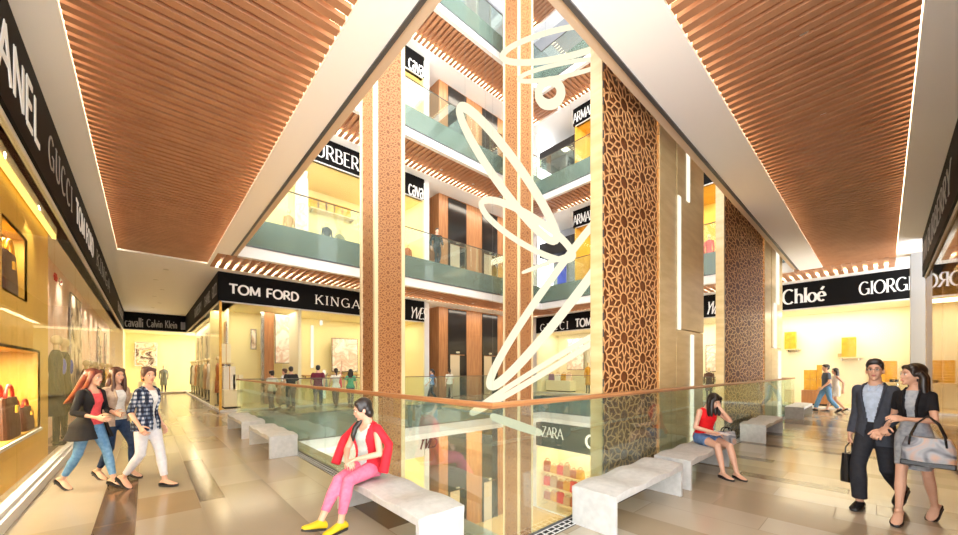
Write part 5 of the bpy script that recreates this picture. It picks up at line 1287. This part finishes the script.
for sd in (-1, 1):
    m = MB(); m.add([(0, -.13, .012), (0, .13, .012), (sd*.06, .13, .026), (sd*.06, -.13, .026), (sd*.17, -.13, .0), (sd*.17, .13, .0), (0, -.13, .0), (0, .13, .0), (sd*.06, .13, .014), (sd*.06, -.13, .014)], [(0, 1, 2, 3), (3, 2, 5, 4), (6, 7, 8, 9), (9, 8, 5, 4), (0, 3, 9, 6), (1, 2, 8, 7)]); m.build('page', 'whitetop' if sd < 0 else 'poster_pale', t)
bp = f.world((-.3, .1, HB)); handbag('small grey and white handbag beside the woman in red top', (bp.x, bp.y, HB+.012), .3, .2, .12, mat='bagprint', hmat='blackshoe', rz=f.rz)
# ---- the couple far off by the showcase window
def walker(label, loc, head, H, sex, top, bottom, hair, phase=1, near=False, group=None, arms=None, skirt=None, sleeve=.7, extra=(), stride=.27, **kw):
    fa, bk = ('R', 'L') if phase > 0 else ('L', 'R'); sx = {'R': .07, 'L': -.07}
    k = H/1.72
    pose = dict(pelvis=(0, 0, .885*k)); pose['foot'+fa] = (sx[fa], stride, .085, 0, 0); pose['foot'+bk] = (sx[bk], -stride, .14, 0, 32)
    pose['hand'+bk] = (sx[bk]*3.6, .18, .88*k); pose['hand'+fa] = (sx[fa]*3.6, -.14, .86*k); pose.update(arms or {})
    if skirt: wear = [('dress', top, 'skirt', dict(g=.012, h0=-.3, len=.7))]
    else: wear = [('top', top, 'top', dict(h0=-.05, sleeve=sleeve, neck=.49, g=.014)), ('trousers', bottom, 'trousers', dict(g=.012, lflare=.01, len=1.9))]
    return person(label, loc, head, H, sex, pose, wear+list(extra), hair=hair, near=near, group=group, **kw)
y1 = on_x(826.5, 19.2); y2 = on_x(835.5, 19.65)
walker('man in grey shirt and blue jeans walking past the showcase window', (19.2, y1, 0), (-.35, .94), 1.86, 'm', 'greyshirt', 'jeans', ('short', 'hairblack'), 1, group='couple by the showcase window', stride=.32)
f = walker('woman in short white dress walking past the showcase window', (19.68, y2, 0), (-.35, .94), 1.72, 'f', 'offwhite', None, ('long', 'hairblack'), -1, group='couple by the showcase window', skirt=1, shoes=('pump', 'blackshoe'))
# ---- people on the walkway beyond the opening
GW = 'people on the walkway beyond the opening'
def wp(px, y=15.5): return (on_y(px, y), y, 0)
walker('passer-by in white top and grey trousers, first from the bright shop corner', wp(272, 15.7), (-.3, 1), 1.62, 'f', 'offwhite', 'charcoal', ('bun', 'hairblack'), 1, group=GW)
walker('person in white shirt half hidden behind the one in black', wp(285, 16.3), (-.7, .6), 1.7, 'm', 'whitetop', 'khaki', ('short', 'hairbrown'), 1, group=GW)
walker('person in black top with the back turned on the far walkway', wp(291, 15.5), (.1, 1), 1.78, 'm', 'blackcloth', 'charcoal', ('short', 'hairblack'), -1, group=GW, stride=.14)
walker('person in maroon top striding on the far walkway', wp(318, 15.6), (.5, 1), 1.84, 'm', 'maroon', 'greyshirt', ('short', 'hairblack'), 1, group=GW, stride=.3)
f1 = walker('woman in white top raising an arm on the far walkway', wp(336, 15.6), (.2, 1), 1.72, 'f', 'offwhite', 'charcoal', ('tail', 'hairblack'), 1, group=GW, arms=dict(handR=(.26, .12, 1.85), elbowR=(1, 0, .2)), sleeve=.3)
f2 = walker('woman in green top with a coral shoulder bag on the far walkway', wp(350.5, 15.6), (.5, 1), 1.68, 'f', 'green', 'greyshirt', ('long', 'hairblack'), -1, group=GW)
for ff, mt, lb in ((f1, 'greygreen', 'sage shoulder bag of the woman raising an arm'), (f2, 'coral', 'coral shoulder bag of the woman in green top')):
    q = ff.world((-.42, -.02, .84)); t = thing('shoulder_bag', lb, 'bag', q, ff.rz+PI/2); bag_mesh(.4, .36, .16).build('bag_body', mt, t)
    m = MB(); m.tube([(-.15, 0, .34), (-.1, -.02, .5), (-.02, -.08, .62), (.02, -.08, .62), (.1, -.02, .5), (.15, 0, .34)], .012, 8); m.build('strap', mt, t)
walker('person in blue top walking by the lifts, nearer the slender column', wp(432, 15.9), (-.6, .8), 1.7, 'f', 'denim', 'charcoal', ('tail', 'hairblack'), 1, group='people by the lifts')
walker('person in white top walking by the lifts, nearer the ring lights', wp(449.5, 15.9), (.4, .9), 1.7, 'f', 'offwhite', 'khaki', ('tail', 'hairblack'), -1, group='people by the lifts')
walker('person in dark clothes standing at the first gallery balustrade', (on_y(437, 14.75), 14.75, ST), (-.3, -1), 1.9, 'm', 'blackcloth', 'charcoal', ('short', 'hairblack'), 1, stride=.05, sleeve=1.8)
# ================================================================== benches
def bench(label, loc, L, along, group='white undulating benches', W=.48, H=.42):
    t = thing('bench', label, 'bench', loc, 0 if along == 'x' else PI/2, group)
    m = MB(); n = 28; th = .06
    top = lambda x: H-.012+.012*math.sin(x/L*2*PI*2.5+.6)
    R = []
    for i in range(n+1):
        x = -L/2+L*i/n; w = W/2
        R.append([(x, -w, H-th-.03), (x, w, H-th-.03), (x, w, top(x)-.008), (x, w*.6, top(x)+.003), (x, 0, top(x)+.006*math.sin(x*9)), (x, -w*.6, top(x)), (x, -w, top(x)-.008)])
    m.loft(R); m.build('seat', 'concrete', t, bevel=.004)
    for s in (-1, 1):
        m = MB(); a = s*L/2-s*.055; m.box(min(s*L/2, a)+.001, max(s*L/2, a)-.001, -W/2+.004, W/2-.004, 0, H-.075); m.build('leg', 'concrete', t, bevel=.004)
    return t
YBn = 1.95; XBn = 1.87
bench('nearest white bench by the right-hand glass, in front of the star-pattern screen', (4.17, YBn, 0), 1.75, 'x')
bench('white bench with the woman in red top sitting on it', (6.25, YBn, 0), 1.82, 'x')
bench('empty white bench beyond the woman in red top', (10.95, YBn, 0), 2.0, 'x')
bench('farthest white bench by the right-hand glass, below the showcase window', (16.6, YBn, 0), 2.1, 'x')
bench('nearest white bench by the left-hand glass, with the red-jacketed woman on it', (XBn, 3.38, 0), 1.72, 'y')
bench('middle white bench by the left-hand glass, behind the red-jacketed woman', (XBn, on_x(277, XBn)+.4, 0), 1.75, 'y')
bench('farthest white bench by the left-hand glass', (XBn, on_x(250, XBn)+.6, 0), 2.0, 'y')
# ================================================================== hanging ring lights
def ring_light(label, cx, cy, a, b, ang, D, r=.075, side=1, tilt=None):
    """a round hoop of light; the photograph shows it foreshortened, so its plane is tipped away by the matching angle"""
    c = at(cx, cy, D); ca, sa = math.cos(math.radians(ang)), math.sin(math.radians(ang))
    # plane of the hoop: spanned by its long axis and an axis leaning away from us
    U = RT*ca+Vector((0, 0, 1))*sa; Vv = RT*-sa+Vector((0, 0, 1))*ca
    lean = math.radians(tilt if tilt is not None else 40)*side
    N = (Vv*math.cos(lean)+FW*math.sin(lean)).cross(U)
    eye = Vector((0, 0, E))
    t = thing('ring_light', label, 'lamp', c, group='hanging ring lights')
    m = MB(); n = 72
    P = []
    for k in range(n):
        ct, st_ = math.cos(2*PI*k/n)*a, math.sin(2*PI*k/n)*b
        dr = at(cx+ct*ca-st_*sa, cy-(ct*sa+st_*ca), 1.0)-eye
        P.append(eye+dr*((c-eye).dot(N)/dr.dot(N))-c)
    m.tube(P, r*1.3, 10, closed=True, flat=.8); m.build('hoop', 'ring', t, smooth=True)
    k = max(range(n), key=lambda i: P[i].z); top = P[k]
    m = MB(); zt = 4*ST-1.0-c.z
    m.tube([top, top+Vector((0, 0, max(.3, min(zt, 30)-top.z)))], .0016, 5); m.build('suspension_wire', 'wire', t)
    return t
ring_light('topmost wide hoop of light, cut off by the white soffit', 563, 43, 62, 14, 13, 11.5, .075, 1)
ring_light('second wide hoop of light from the top, under the topmost one', 562, 70, 44, 6.5, 12, 11.5, .055, 1)
ring_light('small round hoop of light seen face on near the top', 549.7, 92.8, 12, 11, 60, 11.0, .11, 1)
ring_light('long steep hoop of light crossing the copper-screened column', 508, 174, 82, 13, -54.7, 9.5, .085, 1)
ring_light('leaf-shaped hoop of light below the long steep one', 527, 230, 53, 14, -31.5, 9.5, .07, -1)
ring_light('big slanting hoop of light running down behind the stone pier', 572, 276, 137, 15, 53.5, 9.5, .095, 1)
ring_light('thin hoop of light seen almost edge on just above the oak handrail', 552, 364, 94, 3.6, 31.5, 8.6, .06, 1)
ring_light('short bar-like hoop of light below the oak handrail', 516, 425, 25, 1.4, -19, 8.2, .06, 1)
ring_light('short bar-like hoop of light joining the leaf-shaped one', 547, 263, 26, 1, 21, 9.6, .03, 1)
# ================================================================== downlights
def downlight(label, x, y, z, group, r=.07, power=0):
    t = thing('recessed_downlight', label, 'lamp', (x, y, z), group=group)
    m = MB(); m.lathe([(r+.02, -.006), (r+.02, .0), (r, .0), (r, -.006)], seg=18); m.build('bezel', 'white', t)
    m = MB(); m.lathe([(r-.004, -.004), (r-.004, -.001)], seg=18); m.build('lamp_disc', 'lamp', t)
    if power: spot('downlight_beam', (x, y, z-.03), power)
for k in range(7): downlight('added downlight in the slats beside the long shop window wall, %s of its row' % ORD[k], .45, 3.5+1.92*k+.13, CH+.03, 'added downlights of the left slatted ceiling', .022, 45)  # lamps added so that light off the floor brightens the ceiling
for k in range(8): downlight('added downlight in the slats above the man in grey suit, %s of its row' % ORD[k], 3.53+1.92*k, .6, CH+.03, 'added downlights of the right slatted ceiling', .022, 45)  # a second added row, to lift this corridor's floor and soffit
for k in range(6): downlight('downlight in the white ceiling at the far left corridor end, %s of its row' % ORD[k], [.55, .3][k % 2], 18+2.3*k, CH, 'downlights of the far left corridor', power=160)
for k in range(7): downlight('small bright downlight among the slats of the walkway soffit, %s of its row' % ORD[k], 2.6+2.2*k, YF+1.2, CH-.01, 'downlights of the walkway soffit', .06, 30)
for k in range(7): downlight('small bright downlight among the slats beside the showcase window, %s of its row' % ORD[k], XF+1.1, 1+2.0*k, CH-.01, 'downlights by the showcase window', .06, 30)
for k in range(7): downlight('small bright downlight among the slats of the first gallery soffit, %s of its row' % ORD[k], 2.6+2.2*k, YF+1.2, CH+ST-.01, 'downlights of the first gallery soffit', .06, 30)
# ================================================================== light, camera
w = bpy.data.worlds.new('daylight'); SC.world = w; w.use_nodes = True
nt = w.node_tree; bg = nt.nodes['Background']; bg.inputs[0].default_value = (.97, .985, 1, 1)
tc = nt.nodes.new('ShaderNodeTexCoord'); sx = nt.nodes.new('ShaderNodeSeparateXYZ'); mr = nt.nodes.new('ShaderNodeMapRange')   # the bright mall round about, a dimmer sky overhead
mr.inputs[1].default_value = .05; mr.inputs[2].default_value = .5; mr.inputs[3].default_value = 6.5; mr.inputs[4].default_value = 3.0
nt.links.new(tc.outputs['Generated'], sx.inputs[0]); nt.links.new(sx.outputs['Z'], mr.inputs[0]); nt.links.new(mr.outputs[0], bg.inputs[1])
cam = bpy.data.cameras.new('camera'); co = bpy.data.objects.new('camera', cam); COL.objects.link(co); SC.camera = co
cam.sensor_fit = 'HORIZONTAL'; cam.sensor_width = 36; cam.lens = FPX/958*36; cam.clip_start = .05; cam.clip_end = 200
cam.shift_y = (370-267.5)/958
co.location = (0, 0, E); co.rotation_euler = (PI/2, 0, math.atan2(-FW.x, FW.y))
SC.view_settings.view_transform = 'Standard'; SC.view_settings.look = 'None'; SC.view_settings.gamma = 1; SC.view_settings.use_curve_mapping = False
SC.view_settings.exposure = 0.55
cy = SC.cycles
cy.use_denoising = True; cy.max_bounces = 10; cy.diffuse_bounces = 8; cy.glossy_bounces = 4; cy.transparent_max_bounces = 40; cy.sample_clamp_indirect = 4; cy.caustics_reflective = False; cy.caustics_refractive = False
try: cy.denoiser = 'OPENIMAGEDENOISE'
except Exception: pass
